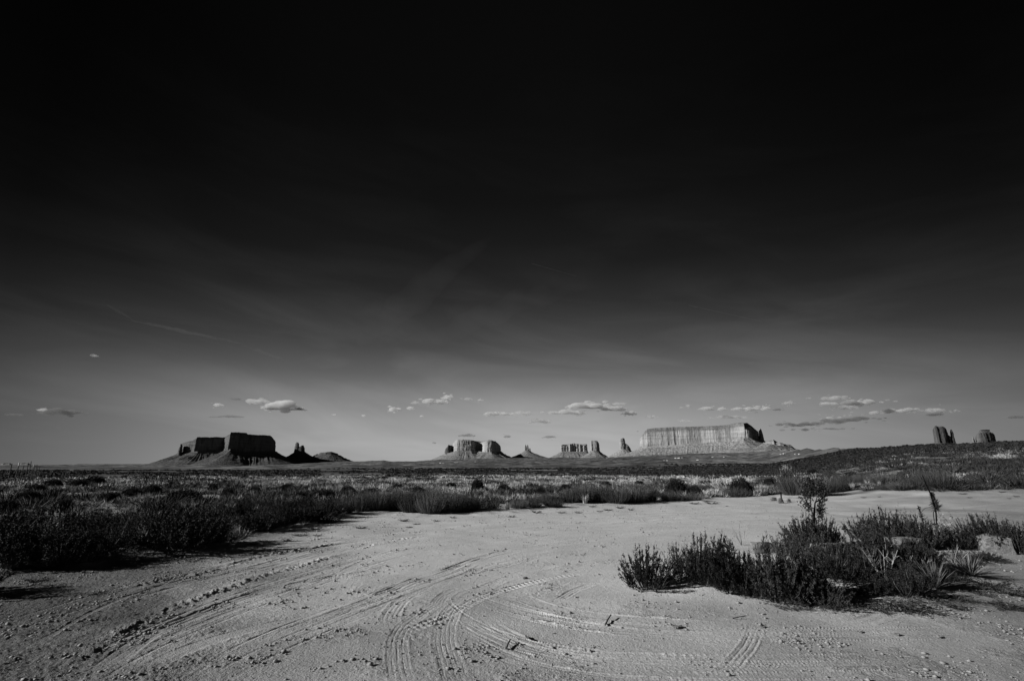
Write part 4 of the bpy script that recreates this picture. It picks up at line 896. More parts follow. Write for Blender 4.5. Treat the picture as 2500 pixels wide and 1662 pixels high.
WE = [(2075, 1476, 22, 90), (2190, 1478, 28, 110), (2250, 1492, 30, 110), (2206, 1492, 16, 70), (2340, 1486, 14, 50), (2415, 1432, 28, 90), (2476, 1452, 30, 90), (2462, 1484, 16, 90), (2400, 1452, 14, 50), (2362, 1469, 12, 60), (2485, 1488, 12, 60), (2310, 1464, 20, 90), (2270, 1470, 22, 100), (2150, 1490, 16, 70), (2440, 1474, 12, 60), (2000, 1480, 18, 90), (1930, 1484, 14, 90),
      (1370, 1252, 8, 30), (1412, 1252, 8, 26), (1485, 1246, 9, 36), (1513, 1241, 14, 26), (1540, 1245, 9, 24), (1465, 1249, 7, 22), (1448, 1237, 10, 30), (1620, 1228, 9, 34), (1695, 1230, 10, 40), (1738, 1230, 12, 44), (1775, 1236, 5, 14), (2110, 1215, 6, 18), (2148, 1213, 5, 12), (2367, 1215, 5, 14), (2352, 1210, 7, 26), (2447, 1210, 8, 20), (2480, 1213, 7, 18), (2465, 1218, 5, 12),
      (880, 1290, 14, 40), (985, 1272, 14, 34), (1018, 1280, 8, 24), (1000, 1288, 8, 30), (1105, 1264, 9, 26), (1065, 1272, 8, 24), (1250, 1262, 12, 26), (1310, 1252, 14, 34), (770, 1292, 16, 50), (735, 1308, 16, 50), (775, 1308, 10, 36), (620, 1330, 12, 40), (700, 1320, 12, 40), (240, 1450, 12, 60), (90, 1420, 26, 70), (130, 1435, 16, 60), (30, 1400, 20, 60), (470, 1370, 10, 50), (640, 1322, 12, 40)]
WZ = {}; CARD = 'first second third fourth fifth sixth seventh eighth ninth tenth eleventh twelfth thirteenth fourteenth fifteenth sixteenth seventeenth eighteenth nineteenth twentieth twenty-first twenty-second twenty-third'.split()
for k, (px, py, h, wd) in enumerate(WE):
    o = link('weed', random.choice(WEED)); place(o, px, py, h * (1.5 if px > 1900 and py > 1400 else 1.1), wd * (1.5 if px > 1900 and py > 1400 else 1.0), 1.8)
    if px > 1880 and py > 1400: lab = 'dark weed mat in front of the brushy island'
    elif px > 1300: lab = 'small dark weed sprig on the far road edge'
    elif px > 700: lab = 'small weed sprig below the dark broom-like thicket'
    else: lab = 'dark weed sprig on gravel by the left scrub'
    WZ.setdefault(lab, []).append((px, o))
for lab, L in WZ.items():
    L.sort(key=lambda t: t[0])
    for i, (px, o) in enumerate(L): tag(o, f'{lab}, {CARD[i]} from left', 'weed', 'low weeds on bare dirt')

# --- saplings and dead poles
def curve_pts(P, n=10):
    P = [Vector(p) for p in P]; return [tuple(P[int(i * (len(P) - 1) / n)].lerp(P[min(int(i * (len(P) - 1) / n) + 1, len(P) - 1)], (i * (len(P) - 1) / n) % 1)) for i in range(n + 1)]
def frame_pt(px, py, Yd): return AT(px, py, Yd)
def leafy(name, lines, Yd, n, leaf, material, R, spread=.07):
    """leaves crowded round the twig lines"""
    g = Tri(); L = []
    for (a, b, k) in lines:
        A_, B_ = np.array(a), np.array(b); t = R.uniform(0, 1, int(n * k))[:, None]; L.append(A_ * (1 - t) + B_ * t + R.normal(size=(len(t), 3)) * spread)
    P = np.concatenate(L); d = unit(R.normal(size=P.shape) + np.array([0, 0, .5])); g.add(*leaves(P, d, R.uniform(.6, 1.2, len(P)) * leaf, leaf * .55, R)); return g.mesh(name, [material])
R_ = np.random.default_rng(55)
bx, by, bz = G(1988, 1328); Yd = by
P = lambda px, py, dy=0.0: tuple(np.array(AT(px, py, Yd + dy)))
sap = empty('sapling', (0, 0, 0)); tag(sap, 'leafy sapling with bright pale split stems rising from the island', 'sapling')
trunk = [[(bx, by, bz - .1), P(1988, 1290), P(1987, 1262), P(1989, 1240)]]
br = [([P(1989, 1242), P(1990, 1225), P(2012, 1215), P(2018, 1200)], .018), ([P(1987, 1262), P(1980, 1240), P(1979, 1218), P(1981, 1190), P(1975, 1165)], .012), ([P(1980, 1245), P(1972, 1232), P(1966, 1215), P(1957, 1185), P(1959, 1168)], .008),
      ([P(1990, 1228), P(1996, 1210), P(2000, 1195), P(2006, 1165)], .009), ([P(1998, 1262, .1), P(2004, 1275, .1), P(2006, 1250, .1), P(2008, 1240, .1)], .006)]
V, Fc = join([tube(curve_pts(t_), .034, .02) for t_ in trunk]); link('trunk', pymesh('trunk', V, Fc, M_BARK, True), sap)
for c, r in br: V, Fc = tube(curve_pts(c), r, r * .35, 5); link('branch', pymesh('branch', V, Fc, M_BARK, True), sap)
lines = [(P(1962, 1215), P(1957, 1170), .7), (P(1975, 1220), P(1972, 1165), 1.0), (P(1985, 1210), P(1984, 1170), .8), (P(1998, 1215), P(2004, 1172), 1.0), (P(2010, 1225), P(2012, 1185), .8), (P(2000, 1250), P(2006, 1225), 1.0), (P(1978, 1250), P(1968, 1225), .5), (P(1985, 1300), P(1978, 1268), .3), (P(2003, 1265), P(2008, 1240), .8), (P(1960, 1240), P(1955, 1205), .25)]
link('crown', leafy('crown', lines, Yd, 210, .055, M_LEAF, R_, .032), sap)
bx, by, bz = G(2290, 1335); Yd = by
pole = empty('dead_yucca_stalk', (0, 0, 0)); tag(pole, 'tall thin leaning dead stalk with a dark leaf cluster halfway up', 'dead stalk')
V, Fc = tube(curve_pts([(bx, by, bz - .1), P(2288, 1290), P(2285, 1250), P(2272, 1205), P(2262, 1185), P(2252, 1160)]), .016, .009, 6); link('stalk', pymesh('stalk', V, Fc, M_BARK, True), pole)
V, Fc = tube(curve_pts([P(2284, 1245), P(2278, 1250), P(2283, 1285), P(2288, 1300)]), .007, .006, 5); link('stalk', pymesh('stalk', V, Fc, M_BARK, True), pole)
g = Tri(); n = 420; t = R_.uniform(0, 1, n)[:, None]; A_, B_ = np.array(P(2288, 1243)), np.array(P(2274, 1203)); c_ = A_ * (1 - t) + B_ * t; d = unit(R_.normal(size=(n, 3)) + np.array([0, 0, .3])); L_ = (R_.uniform(.06, .16, n) * (1.15 - t[:, 0] * .75))[:, None]
g.add(*ribbons(c_, c_ + d * L_, .014, 0 * c_, R_, 1.0)); link('leaf_cluster', g.mesh('leaf_cluster', [M_SAGE]), pole)
tw = empty('dead_twig', (0, 0, 0)); tag(tw, 'thin dark bare twig poking up left of the leaning dead stalk', 'twig')
bx, by, bz = G(2258, 1325)
V, Fc = join([tube(curve_pts([(bx, by, bz), P(2253, 1270), P(2240, 1233)]), .012, .006, 5), tube(curve_pts([P(2247, 1252), P(2258, 1240), P(2272, 1237)]), .005, .004, 4)]); link('stem', pymesh('stem', V, Fc, M_STICK), tw)
g = Tri(); n = 90; t = R_.uniform(0, 1, n)[:, None]; A_, B_ = np.array(P(2253, 1272)), np.array(P(2242, 1237)); c_ = A_ * (1 - t) + B_ * t; g.add(*leaves(c_, unit(R_.normal(size=(n, 3)) + np.array([0, 0, 1.])), .05, .02, R_)); link('leaf_cluster', g.mesh('leaf_cluster', [M_SAGE]), tw)
# pale-leaved bushes
def pale_bush(px, py, h, wd, lab, seed, n=900):
    R = np.random.default_rng(seed); e = empty('leafy_bush'); g = Tri(); m = 40; a = R.uniform(0, 6.28, m); rad = np.sqrt(R.uniform(0, 1, m))
    b = np.stack([np.cos(a) * rad * .15, np.sin(a) * rad * .15, 0 * a], 1); tp = np.stack([np.cos(a) * rad * .8, np.sin(a) * rad * .8, (1 - .5 * rad) * R.uniform(.6, 1, m)], 1)
    g.add(*ribbons(b, tp, .014, 0 * b, R)); link('stems', g.mesh('stems', [M_STEM]), e)
    f = Tri(); i = R.integers(0, m, n); t = R.uniform(.3, 1.03, n)[:, None]; p = b[i] * (1 - t) + tp[i] * t + R.normal(size=(n, 3)) * .04
    f.add(*leaves(p, unit(R.normal(size=(n, 3)) + np.array([0, 0, .4])), R.uniform(.05, .09, n), .045, R)); link('foliage', f.mesh('foliage', [M_PLEAF]), e)
    place(e, px, py, h, wd, 1.6); tag(e, lab, 'bush', G_I)
pale_bush(2315, 1335, 84, 84, 'broad-leaved bush with glinting pale leaf tips beside the leaning dead stalk', 71, 1100)
pale_bush(1918, 1352, 42, 70, 'small pale-leaved bush between the block rock and the sapling', 72, 500)

# --- boulders
def boulder(name, pts, lab, loc, rot, sc, seed, cat='boulder', rough=.03, flat=False):
    """a faceted block: hull of the given corners, cut and roughened"""
    import bmesh
    bm = bmesh.new()
    for p in pts: bm.verts.new(p)
    r = bmesh.ops.convex_hull(bm, input=list(bm.verts))
    for v in [v for v in bm.verts if not v.link_faces]: bm.verts.remove(v)
    bmesh.ops.bevel(bm, geom=list(bm.edges), offset=.014, segments=1, affect='EDGES', clamp_overlap=True)
    bmesh.ops.triangulate(bm, faces=bm.faces[:]); bmesh.ops.subdivide_edges(bm, edges=list(bm.edges), cuts=4, use_grid_fill=True)
    bm.normal_update()
    V = np.array([v.co for v in bm.verts]); n = fbm(V[:, 0] + V[:, 2] * .7 + seed, V[:, 1] - V[:, 2] * .6, .35, 5, seed, .65) * rough * 2.2
    for v, k in zip(bm.verts, n): v.co += v.normal * k
    me = bpy.data.meshes.new(name); bm.to_mesh(me); bm.free(); me.materials.append(M_BOULD)
    o = link(name, me); o.location = loc; o.rotation_euler = rot; o.scale = sc; tag(o, lab, cat); return o
def bl(px, py, wpx, hpx, pts, lab, seed, rz=0, cat='boulder', rough=.03):
    x, y, z = G(px, py); m = (y * CP + (z - CAM_Z) * SP) / F; boulder('boulder', pts, lab, (x, y, z - .02), (0, 0, rz), (wpx * m, wpx * m * .8, hpx * m), seed, cat, rough)
# unit blocks: x -.5...5, y front -.5, z 0..1
bl(2440, 1346, 80, 42, [(-.50, .1, .42), (-.36, -.1, .93), (-.1, .0, 1.0), (.12, -.05, .98), (.47, .25, .68), (.5, .3, .35), (.48, .2, -.3), (.14, -.5, -.15), (.12, -.45, .86), (-.50, -.12, .25), (-.45, 0, -.2), (-.3, .7, .8), (.1, .8, .9), (.4, .7, .6), (-.4, .7, -.2), (.45, .8, -.2)],
   'square-cut grey boulder with one lit face, at the right end of the island', 3)
bl(1862, 1350, 48, 29, [(-.5, -.3, .82), (-.3, -.35, 1.0), (.35, -.35, 1.0), (.5, -.3, .8), (.5, -.35, -.3), (-.5, -.35, -.3), (-.4, .5, .9), (.4, .5, .9), (.5, .5, -.3), (-.5, .5, -.3)], 'flat-topped block rock half hidden behind the sage shrubs', 5)
bl(2030, 1372, 92, 46, [(-.5, -.1, .55), (-.42, -.3, .8), (-.05, -.2, .95), (.35, .1, 1.0), (.5, .2, .85), (.5, .0, -.2), (-.1, -.5, -.2), (-.1, -.5, .35), (-.5, -.2, -.2), (-.3, .5, .9), (.4, .6, .9), (.45, .6, -.2), (-.45, .6, -.2)],
   'long low boulder behind the yucca tufts, largest rock in the island', 7)
bl(2214, 1346, 84, 36, [(-.5, .0, .7), (-.35, -.2, .95), (.1, -.2, 1.0), (.45, -.1, .92), (.5, .1, .4), (.48, 0, -.2), (-.05, -.45, .4), (-.1, -.5, -.2), (-.5, -.1, -.2), (-.3, .5, .9), (.4, .5, .9), (.45, .6, -.2), (-.4, .6, -.2)],
   'second rock of the island, pale top showing between dark shrubs', 9)
bl(2143, 1438, 14, 10, [(-.5, -.3, .5), (-.2, -.4, 1), (.3, -.3, .9), (.5, -.2, .4), (.4, -.4, -.3), (-.4, -.4, -.3), (-.3, .5, .8), (.4, .5, .6), (.3, .5, -.3)], 'small rounded pale stone on the sand in the island', 11, cat='stone')
bl(2490, 1352, 12, 8, [(-.5, -.3, .5), (-.2, -.4, 1), (.3, -.3, .9), (.5, -.2, .4), (.4, -.4, -.3), (-.4, -.4, -.3), (-.3, .5, .8), (.4, .5, .6), (.3, .5, -.3)], 'small pale stone beside the square-cut boulder', 12, cat='stone')
for k, (px, py, wd, h, lab) in enumerate([(14, 1384, 30, 12, 'pale flat stone at the lot edge under the left scrub'), (1905, 1228, 16, 14, 'pale rounded stone of the stone group by the far road edge, right one'), (1888, 1222, 18, 10, 'pale rounded stone of the stone group by the far road edge, left one'), (1925, 1226, 12, 10, 'pale rounded stone nearest the post-like stub on the far road edge')]):
    bl(px, py, wd, h, [(-.5, -.3, .5), (-.2, -.4, 1), (.3, -.3, .9), (.5, -.2, .4), (.4, -.4, -.3), (-.4, -.4, -.3), (-.3, .5, .8), (.4, .5, .6), (.3, .5, -.3)], lab, 20 + k, cat='stone')
# small clods and dark stones that stand out in the lot
CLOD = [(1414, 1372, 5, 7, 'single small dark stone standing on the bare middle of the lot'), (1282, 1412, 12, 8, 'small dark clod left of centre where the tracks fan out'), (1655, 1532, 26, 10, 'dark crumbled clod on the tracks below the island'), (1565, 1532, 8, 6, 'dark pebble below the island sand hump'), (2035, 1496, 12, 7, 'dark clod in front of the island'), (1862, 1530, 20, 8, 'grey clod in front of the largest sage shrub'),
        (2100, 1543, 14, 9, 'pale clod, first in the row of rubble at right'), (2190, 1550, 16, 11, 'pale clod in the middle of the row of rubble at right'), (2292, 1556, 16, 11, 'pale clod at the right end of the row of rubble'), (1448, 1580, 14, 7, 'dark clod below the curved tracks'), (1352, 1546, 10, 7, 'dark clod between the curved tracks'), (1130, 1622 - 80, 8, 6, 'white pebble beside the widest tyre track'), (1010, 1550, 6, 6, 'white pebble above the short treaded tracks')]
for k, (px, py, wd, h, lab) in enumerate(CLOD):
    bl(px, py, wd, h, [(-.5, -.3, .5), (-.2, -.4, 1), (.3, -.3, .9), (.5, -.2, .4), (.4, -.4, -.3), (-.4, -.4, -.3), (-.3, .5, .8), (.4, .5, .6), (.3, .5, -.3)], lab, 40 + k, rz=random.uniform(0, 3), cat='stone', rough=.12)
# sticks
for k, (pts, lab) in enumerate([([(1478, 1528), (1484, 1518), (1492, 1508)], 'short dark forked twig lying across the tracks below the island'), ([(1236, 1586), (1240, 1578), (1246, 1570)], 'small dark twig lying on the gravel below the curved tracks'), ([(1284, 1556), (1286, 1562), (1292, 1566)], 'small bent dark twig between the curved tracks'), ([(1790, 1512), (1805, 1511), (1822, 1511)], 'thin pale straw lying on the sand in front of the island')]):
    Q = [G(a, b) for a, b in pts]; V, Fc = tube([(q[0], q[1], q[2] + .015 + .01 * i) for i, q in enumerate(Q)], .010 if k < 3 else .005, .006 if k < 3 else .004, 6)
    o = link('twig', pymesh('twig', V, Fc, M_STICK if k < 3 else M_BARK)); tag(o, lab, 'twig')
gx, gy, gz = G(1908, 1224); V, Fc = tube([(gx, gy, gz - .1), (gx + .02, gy, gz + .45)], .035, .03); o = link('stub_post', pymesh('stub_post', V, Fc, M_BARK)); tag(o, 'short pale stub post on the far edge of the road', 'post')

# ------------------------------------------------------------------ gravel: loose pebbles over the lot (uncountable)
def gravel():
    R = np.random.default_rng(9); n = 60000
    a = np.radians(R.uniform(-47, 47, n)); r = np.exp(R.uniform(math.log(3.6), math.log(26), n)); x = r * np.sin(a); y = r * np.cos(a)
    west = 1 - sst(-.62, -.05, (x + 1.2) / y); den = .22 + .75 * west + .5 * sst(.1, .35, fbm(x, y, 1.1, 3, 22)) + .35 * sst(0, .3, fbm(x, y, .5, 2, 77))
    clus = sst(-.1, .35, fbm(x, y, .8, 4, 78, .6)); den = den * (.25 + 1.1 * clus)
    k = (R.random(n) < den) & (lot_amount(x, y) > -3); x, y, r = x[k], y[k], r[k]; n = len(x)
    dh, _, _ = lot_detail(x, y); z = Hs(x, y) + dh
    base = np.array([(0, 0, 1), (.9, 0, .3), (.28, .85, .35), (-.75, .5, .3), (-.75, -.5, .3), (.28, -.85, .35), (0, 0, -.6)]) ; T = np.array([(0, 1, 2), (0, 2, 3), (0, 3, 4), (0, 4, 5), (0, 5, 1), (6, 2, 1), (6, 3, 2), (6, 4, 3), (6, 5, 4), (6, 1, 5)])
    s = np.exp(R.normal(math.log(.0048), .55, n)) * (1 + r / 16); s = np.clip(s * (.7 + .7 * clus[k]), .003, .03)
    V = base[None] * (1 + R.normal(size=(n, 7, 3)) * .22); th = R.uniform(0, 6.28, n); c, s2 = np.cos(th)[:, None], np.sin(th)[:, None]
    V = np.stack([V[..., 0] * c - V[..., 1] * s2, V[..., 0] * s2 + V[..., 1] * c, V[..., 2] * .7], -1) * s[:, None, None] + np.stack([x, y, z + s * .1], 1)[:, None, :]
    me = mesh_np('gravel', V, T[None] + (np.arange(n) * 7)[:, None, None], M_STONE); o = link('gravel', me); tag(o, 'loose pebbles scattered over the dirt lot', 'gravel', kind='stuff')
gravel()

# ------------------------------------------------------------------ scrub beyond the lot
LAND = [(-99, 110, 'the wire fence'), (110, 370, 'the bare left horizon'), (370, 560, 'the lit prow mesa'), (560, 690, 'the black mesa face'), (690, 850, 'the two-fingered butte'), (850, 1050, 'the open plain'), (1050, 1230, 'the two-block mesa'), (1230, 1350, 'the needle spires'), (1350, 1480, 'the castle-like butte'),
        (1480, 1640, 'the throne butte'), (1640, 1800, 'the long mesa'), (1800, 1960, 'the stepped rock shelf'), (1960, 2230, 'the brushy rise'), (2230, 2360, 'the mitten butte'), (2360, 2700, 'the farthest right butte')]
def land(px):
    for a, b, t in LAND:
        if a <= px < b: return t
    return 'the wire fence'
ORD = ['nearest'] + [w_ + ' nearest' for w_ in 'second third fourth fifth sixth seventh eighth ninth tenth eleventh twelfth thirteenth fourteenth fifteenth sixteenth seventeenth eighteenth nineteenth twentieth'.split()]
reg = {}
def register(o, kind, cat, group, px): reg.setdefault((kind, cat, group, land(px)), []).append(o)
# explicit dark shrubs: px, base y, height px, width px, kind
DK = []
r1 = random.Random(12)
for px, py, h, wd in [(40, 1370, 120, 230), (150, 1378, 100, 200), (250, 1352, 96, 170), (60, 1330, 90, 190), (190, 1330, 90, 170), (440, 1342, 110, 190), (385, 1330, 92, 150), (500, 1325, 90, 130), (320, 1322, 80, 140), (270, 1300, 70, 130), (120, 1300, 70, 150), (-40, 1350, 130, 200), (580, 1300, 52, 100), (640, 1295, 62, 110), (690, 1283, 60, 100), (745, 1276, 56, 100), (605, 1272, 50, 100), (540, 1270, 56, 110), (790, 1262, 46, 90),
                      (460, 1285, 60, 120), (400, 1275, 56, 110), (350, 1280, 50, 100), (20, 1290, 60, 120), (680, 1255, 46, 90), (730, 1250, 44, 80), (600, 1245, 44, 90), (-110, 1455, 120, 200)]: DK.append((px, py, h, wd, 's'))
for px, py, h, wd in [(840, 1250, 46, 70), (880, 1246, 52, 80), (925, 1246, 56, 80), (965, 1246, 58, 80), (1010, 1250, 62, 90), (1050, 1252, 66, 90), (1090, 1250, 64, 90), (1125, 1248, 56, 80), (1150, 1244, 44, 60), (1060, 1232, 56, 90), (980, 1232, 52, 90), (900, 1230, 44, 80), (1395, 1226, 44, 70), (1430, 1226, 56, 80), (1470, 1226, 56, 80), (1505, 1228, 50, 80), (1545, 1226, 54, 90), (1580, 1222, 48, 70), (1330, 1226, 30, 60), (1300, 1238, 28, 60), (1265, 1240, 26, 60), (1350, 1236, 24, 60),
                      (1640, 1222, 30, 70), (1690, 1222, 22, 60), (1800, 1212, 26, 80), (2290, 1200, 60, 90), (2330, 1196, 40, 70), (2235, 1198, 36, 70), (2200, 1196, 26, 60), (1940, 1208, 66, 90), (1990, 1210, 60, 90), (2030, 1202, 46, 70), (2060, 1192, 42, 70), (2110, 1180, 30, 60), (2390, 1186, 36, 80), (2420, 1192, 40, 80), (2170, 1200, 18, 60), (2160, 1186, 34, 80), (1700, 1200, 24, 60), (1870, 1180, 24, 60)]: DK.append((px, py, h, wd, 'b'))
for px, py, h, wd in [(1652, 1212, 46, 62), (1698, 1212, 28, 44), (1812, 1208, 44, 60), (1165, 1200, 34, 34), (1320, 1212, 24, 32), (795, 1222, 30, 52), (735, 1225, 26, 50), (450, 1226, 34, 90), (68, 1222, 26, 56), (10, 1255, 36, 60), (150, 1250, 34, 50), (372, 1206, 24, 40), (230, 1182, 22, 50), (190, 1190, 22, 40), (2465, 1200, 36, 50), (2492, 1204, 34, 44), (1925, 1172, 20, 34), (2195, 1168, 16, 30), (520, 1196, 18, 22), (620, 1204, 16, 40), (560, 1210, 20, 40), (850, 1205, 20, 44), (900, 1212, 22, 50), (1020, 1206, 20, 40), (970, 1196, 16, 36),
                      (320, 1212, 22, 50), (270, 1225, 26, 46), (1230, 1200, 20, 36), (1380, 1200, 20, 36), (1880, 1185, 20, 36), (1480, 1190, 16, 34), (1560, 1186, 14, 30), (2350, 1168, 18, 36), (2130, 1158, 14, 30), (1985, 1160, 16, 30), (90, 1200, 20, 40), (130, 1186, 18, 40), (420, 1190, 16, 36), (700, 1196, 16, 36), (1100, 1192, 16, 30)]: DK.append((px, py, h, wd, 'd'))
for px, py, h, wd, k in DK:
    if k == 's': o = shrub_two(); place(o, px, py, h, wd, 1.7); register(o, 'bushy dark sagebrush', 'shrub', 'sagebrush beyond the lot', px)
    elif k == 'b': o = link('broom_shrub', random.choice(BROOM)); place(o, px, py, h, wd, 1.4); register(o, 'dark upright broom-like shrub', 'shrub', 'broom-like shrubs along the lot edge', px)
    else: o = link('dome_shrub', random.choice(DOME)); place(o, px, py, h, wd, 1.9); register(o, 'black rounded dome-shaped shrub', 'shrub', 'dome-shaped shrubs in the scrub', px)
# smaller sage among them
R = np.random.default_rng(31); cnt = 0
while cnt < 150:
    px = R.uniform(-40, 2540); e = float(np.interp(px, EDGE[:, 0], EDGE[:, 1])); py = e - 4 - (e - 1168) * R.uniform(0, 1) ** 1.2
    if py < 1170: continue
    if R.random() < .35 and px > 1150: continue
    x, y, z = G(px, py)
    if lot_amount(np.array([x]), np.array([y]))[0] > -2: continue
    o = link('sagebrush', SAGE1[int(R.integers(3))]); hh = R.uniform(.28, .55); ww = R.uniform(.5, 1.0); o.location = (x, y, z); o.scale = (ww / 1.7, ww / 1.7, hh); o.rotation_euler = (0, 0, R.uniform(0, 6.28))
    register(o, 'low dark sagebrush', 'shrub', 'sagebrush beyond the lot', px); cnt += 1
cnt = 0
while cnt < 285:
    px = R.uniform(-30, 2530); e = float(np.interp(px, EDGE[:, 0], EDGE[:, 1])); py = e - 3 - (e - 1164) * R.uniform(0, 1)
    if py < 1166: continue
    x, y, z = G(px, py)
    if lot_amount(np.array([x]), np.array([y]))[0] > 0: continue
    o = link('grass_clump', GRASS[int(R.integers(5))]); hh = R.uniform(.25, .55); o.location = (x, y, z); o.scale = (hh * 1.1, hh * 1.1, hh); o.rotation_euler = (0, 0, R.uniform(0, 6.28))
    register(o, 'pale dry grass clump', 'grass clump', 'dry grass clumps in the scrub', px); cnt += 1
for px, py, h, wd in [(130, 1345, 110, 60), (210, 1300, 70, 60), (440, 1255, 30, 60), (490, 1262, 28, 60), (470, 1254, 26, 60), (560, 1266, 26, 60), (620, 1262, 28, 60), (640, 1258, 26, 50), (105, 1365, 90, 40), (180, 1280, 50, 50), (300, 1250, 30, 50), (345, 1290, 50, 50), (2020, 1190, 30, 50), (1920, 1160, 26, 60), (2150, 1170, 26, 60), (1755, 1200, 24, 60)]:
    o = link('seed_stalks', random.choice(STALK)); place(o, px, py, h, wd, 1.1); register(o, 'cluster of pale seed-tipped stalks', 'seed stalks', 'pale seed stalks in the scrub', px)
for (kind, cat, group, ld), L in reg.items():
    L.sort(key=lambda o: o.location.x ** 2 + o.location.y ** 2)
    for i, o in enumerate(L):
        if len(L) == 1: lab = f'{kind} below {ld}'
        elif i < 20: lab = f'{kind} below {ld}, {ORD[i]} of its kind'
        else: lab = f'{kind} below {ld}, among the farthest out'
        tag(o, lab, cat, group)

# the rest of the scrub: thousands of clumps, one mesh each for dark brush and dry grass
def mass(name, lab, n, rmin, rmax, hlo, hhi, nb, material, seed, wd, spread, dens, leafn=0, azlim=(-47, 47)):
    R = np.random.default_rng(seed); a = np.radians(R.uniform(azlim[0], azlim[1], n * 3)); r = np.exp(R.uniform(0, 1, n * 3) ** dens * (math.log(rmax) - math.log(rmin)) + math.log(rmin))
    x = r * np.sin(a); y = r * np.cos(a); k = (lot_amount(x, y) < -3) & ((fbm(x, y * .6, 38, 3, seed + 3) > -.16) | (r < 75) | (a > .3)) & (sst(-.22, .28, fbm(x, y, 7, 3, seed)) > R.uniform(0, 1, n * 3) * .9); x, y, r, a = x[k][:n], y[k][:n], r[k][:n], a[k][:n]; m = len(x)
    z = Hs(x, y); s = R.uniform(hlo, hhi, m) * (1 + r / 260); g = Tri(); M = m * nb
    q_ = R.uniform(0, 1, m) < np.where(azlim[0] > -40, sst(math.radians(azlim[0]), math.radians(azlim[0] + 16), a), 1.0); x, y, r, a, z, s = x[q_], y[q_], r[q_], a[q_], z[q_], s[q_]; m = len(x); g = Tri(); M = m * nb
    ci = np.repeat(np.arange(m), nb); aa = R.uniform(0, 6.28, M); rad = np.sqrt(R.uniform(0, 1, M)); S_ = s[ci]
    base = np.stack([x[ci] + np.cos(aa) * rad * spread * .35 * S_, y[ci] + np.sin(aa) * rad * spread * .35 * S_, z[ci] - .03], 1)
    tip = base + np.stack([np.cos(aa) * rad * spread * .7 * S_, np.sin(aa) * rad * spread * .7 * S_, (1 - .5 * rad) * R.uniform(.4, 1, M) * S_], 1) + R.normal(size=(M, 3)) * (.04 * S_)[:, None]
    V, T, sh = ribbons(base, tip, wd * S_ * (1 + r[ci] / 90), 0 * base, R, 1.0); sh = sh * np.repeat(R.uniform(.5, 1.5, m)[ci], 5); g.add(V, T, sh)
    if leafn:
        i = R.integers(0, M, m * leafn); t = R.uniform(.2, 1, m * leafn)[:, None]; g.add(*leaves(base[i] * (1 - t) + tip[i] * t, unit(tip[i] - base[i] + R.normal(size=(len(i), 3)) * .3 * S_[i][:, None]), .13 * S_[i], .06 * S_[i], R))
    o = link(name, g.mesh(name, [material])); tag(o, lab, cat='vegetation', kind='stuff'); return o
mass('undergrowth', 'low dark desert brush filling the ground between the nearer shrubs', 3400, 11, 60, .16, .40, 46, M_SAGE, 501, .05, 1.2, .8, 40)
mass('undergrowth', 'taller dark brush scattered through the scrub', 420, 14, 75, .4, .75, 110, M_SAGE, 509, .035, 1.5, .8, 30)
mass('dry_grass', 'pale dry grass filling the ground between the shrubs', 2300, 11, 80, .18, .42, 34, M_DRY, 502, .034, .9, .75, azlim=(-47, 28))
mass('dry_grass', 'sparse dry grass on the slope beyond the road', 900, 24, 110, .18, .42, 34, M_DRY, 507, .034, .9, .75, azlim=(28, 47))
mass('undergrowth', 'dark brush on the slope beyond the road', 1500, 24, 90, .2, .5, 46, M_SAGE, 508, .05, 1.2, .8, 40, azlim=(24, 47))
mass('vegetation', 'dark low brush covering the middle distance', 6500, 75, 640, .22, .45, 15, M_SAGE, 503, .16, 1.5, .75, azlim=(-24, 47))
mass('vegetation', 'sparse dark brush of the left middle distance', 2600, 65, 420, .22, .45, 15, M_SAGE, 513, .16, 1.5, .8, azlim=(-47, -20))
mass('vegetation', 'pale grass tufts of the middle distance', 3600, 50, 105, .25, .48, 14, M_DRY, 504, .08, 1.0, .9, azlim=(-47, 30))
mass('dry_grass', 'bright dry grass belt in the middle of the scrub', 2600, 26, 75, .25, .5, 34, M_DRY, 506, .035, .9, .9, azlim=(-34, 26))
mass('vegetation', 'dark brush on the rise below the mitten butte', 11000, 90, 900, .25, .5, 11, M_SAGE, 505, .2, 1.5, .8, azlim=(12, 47))

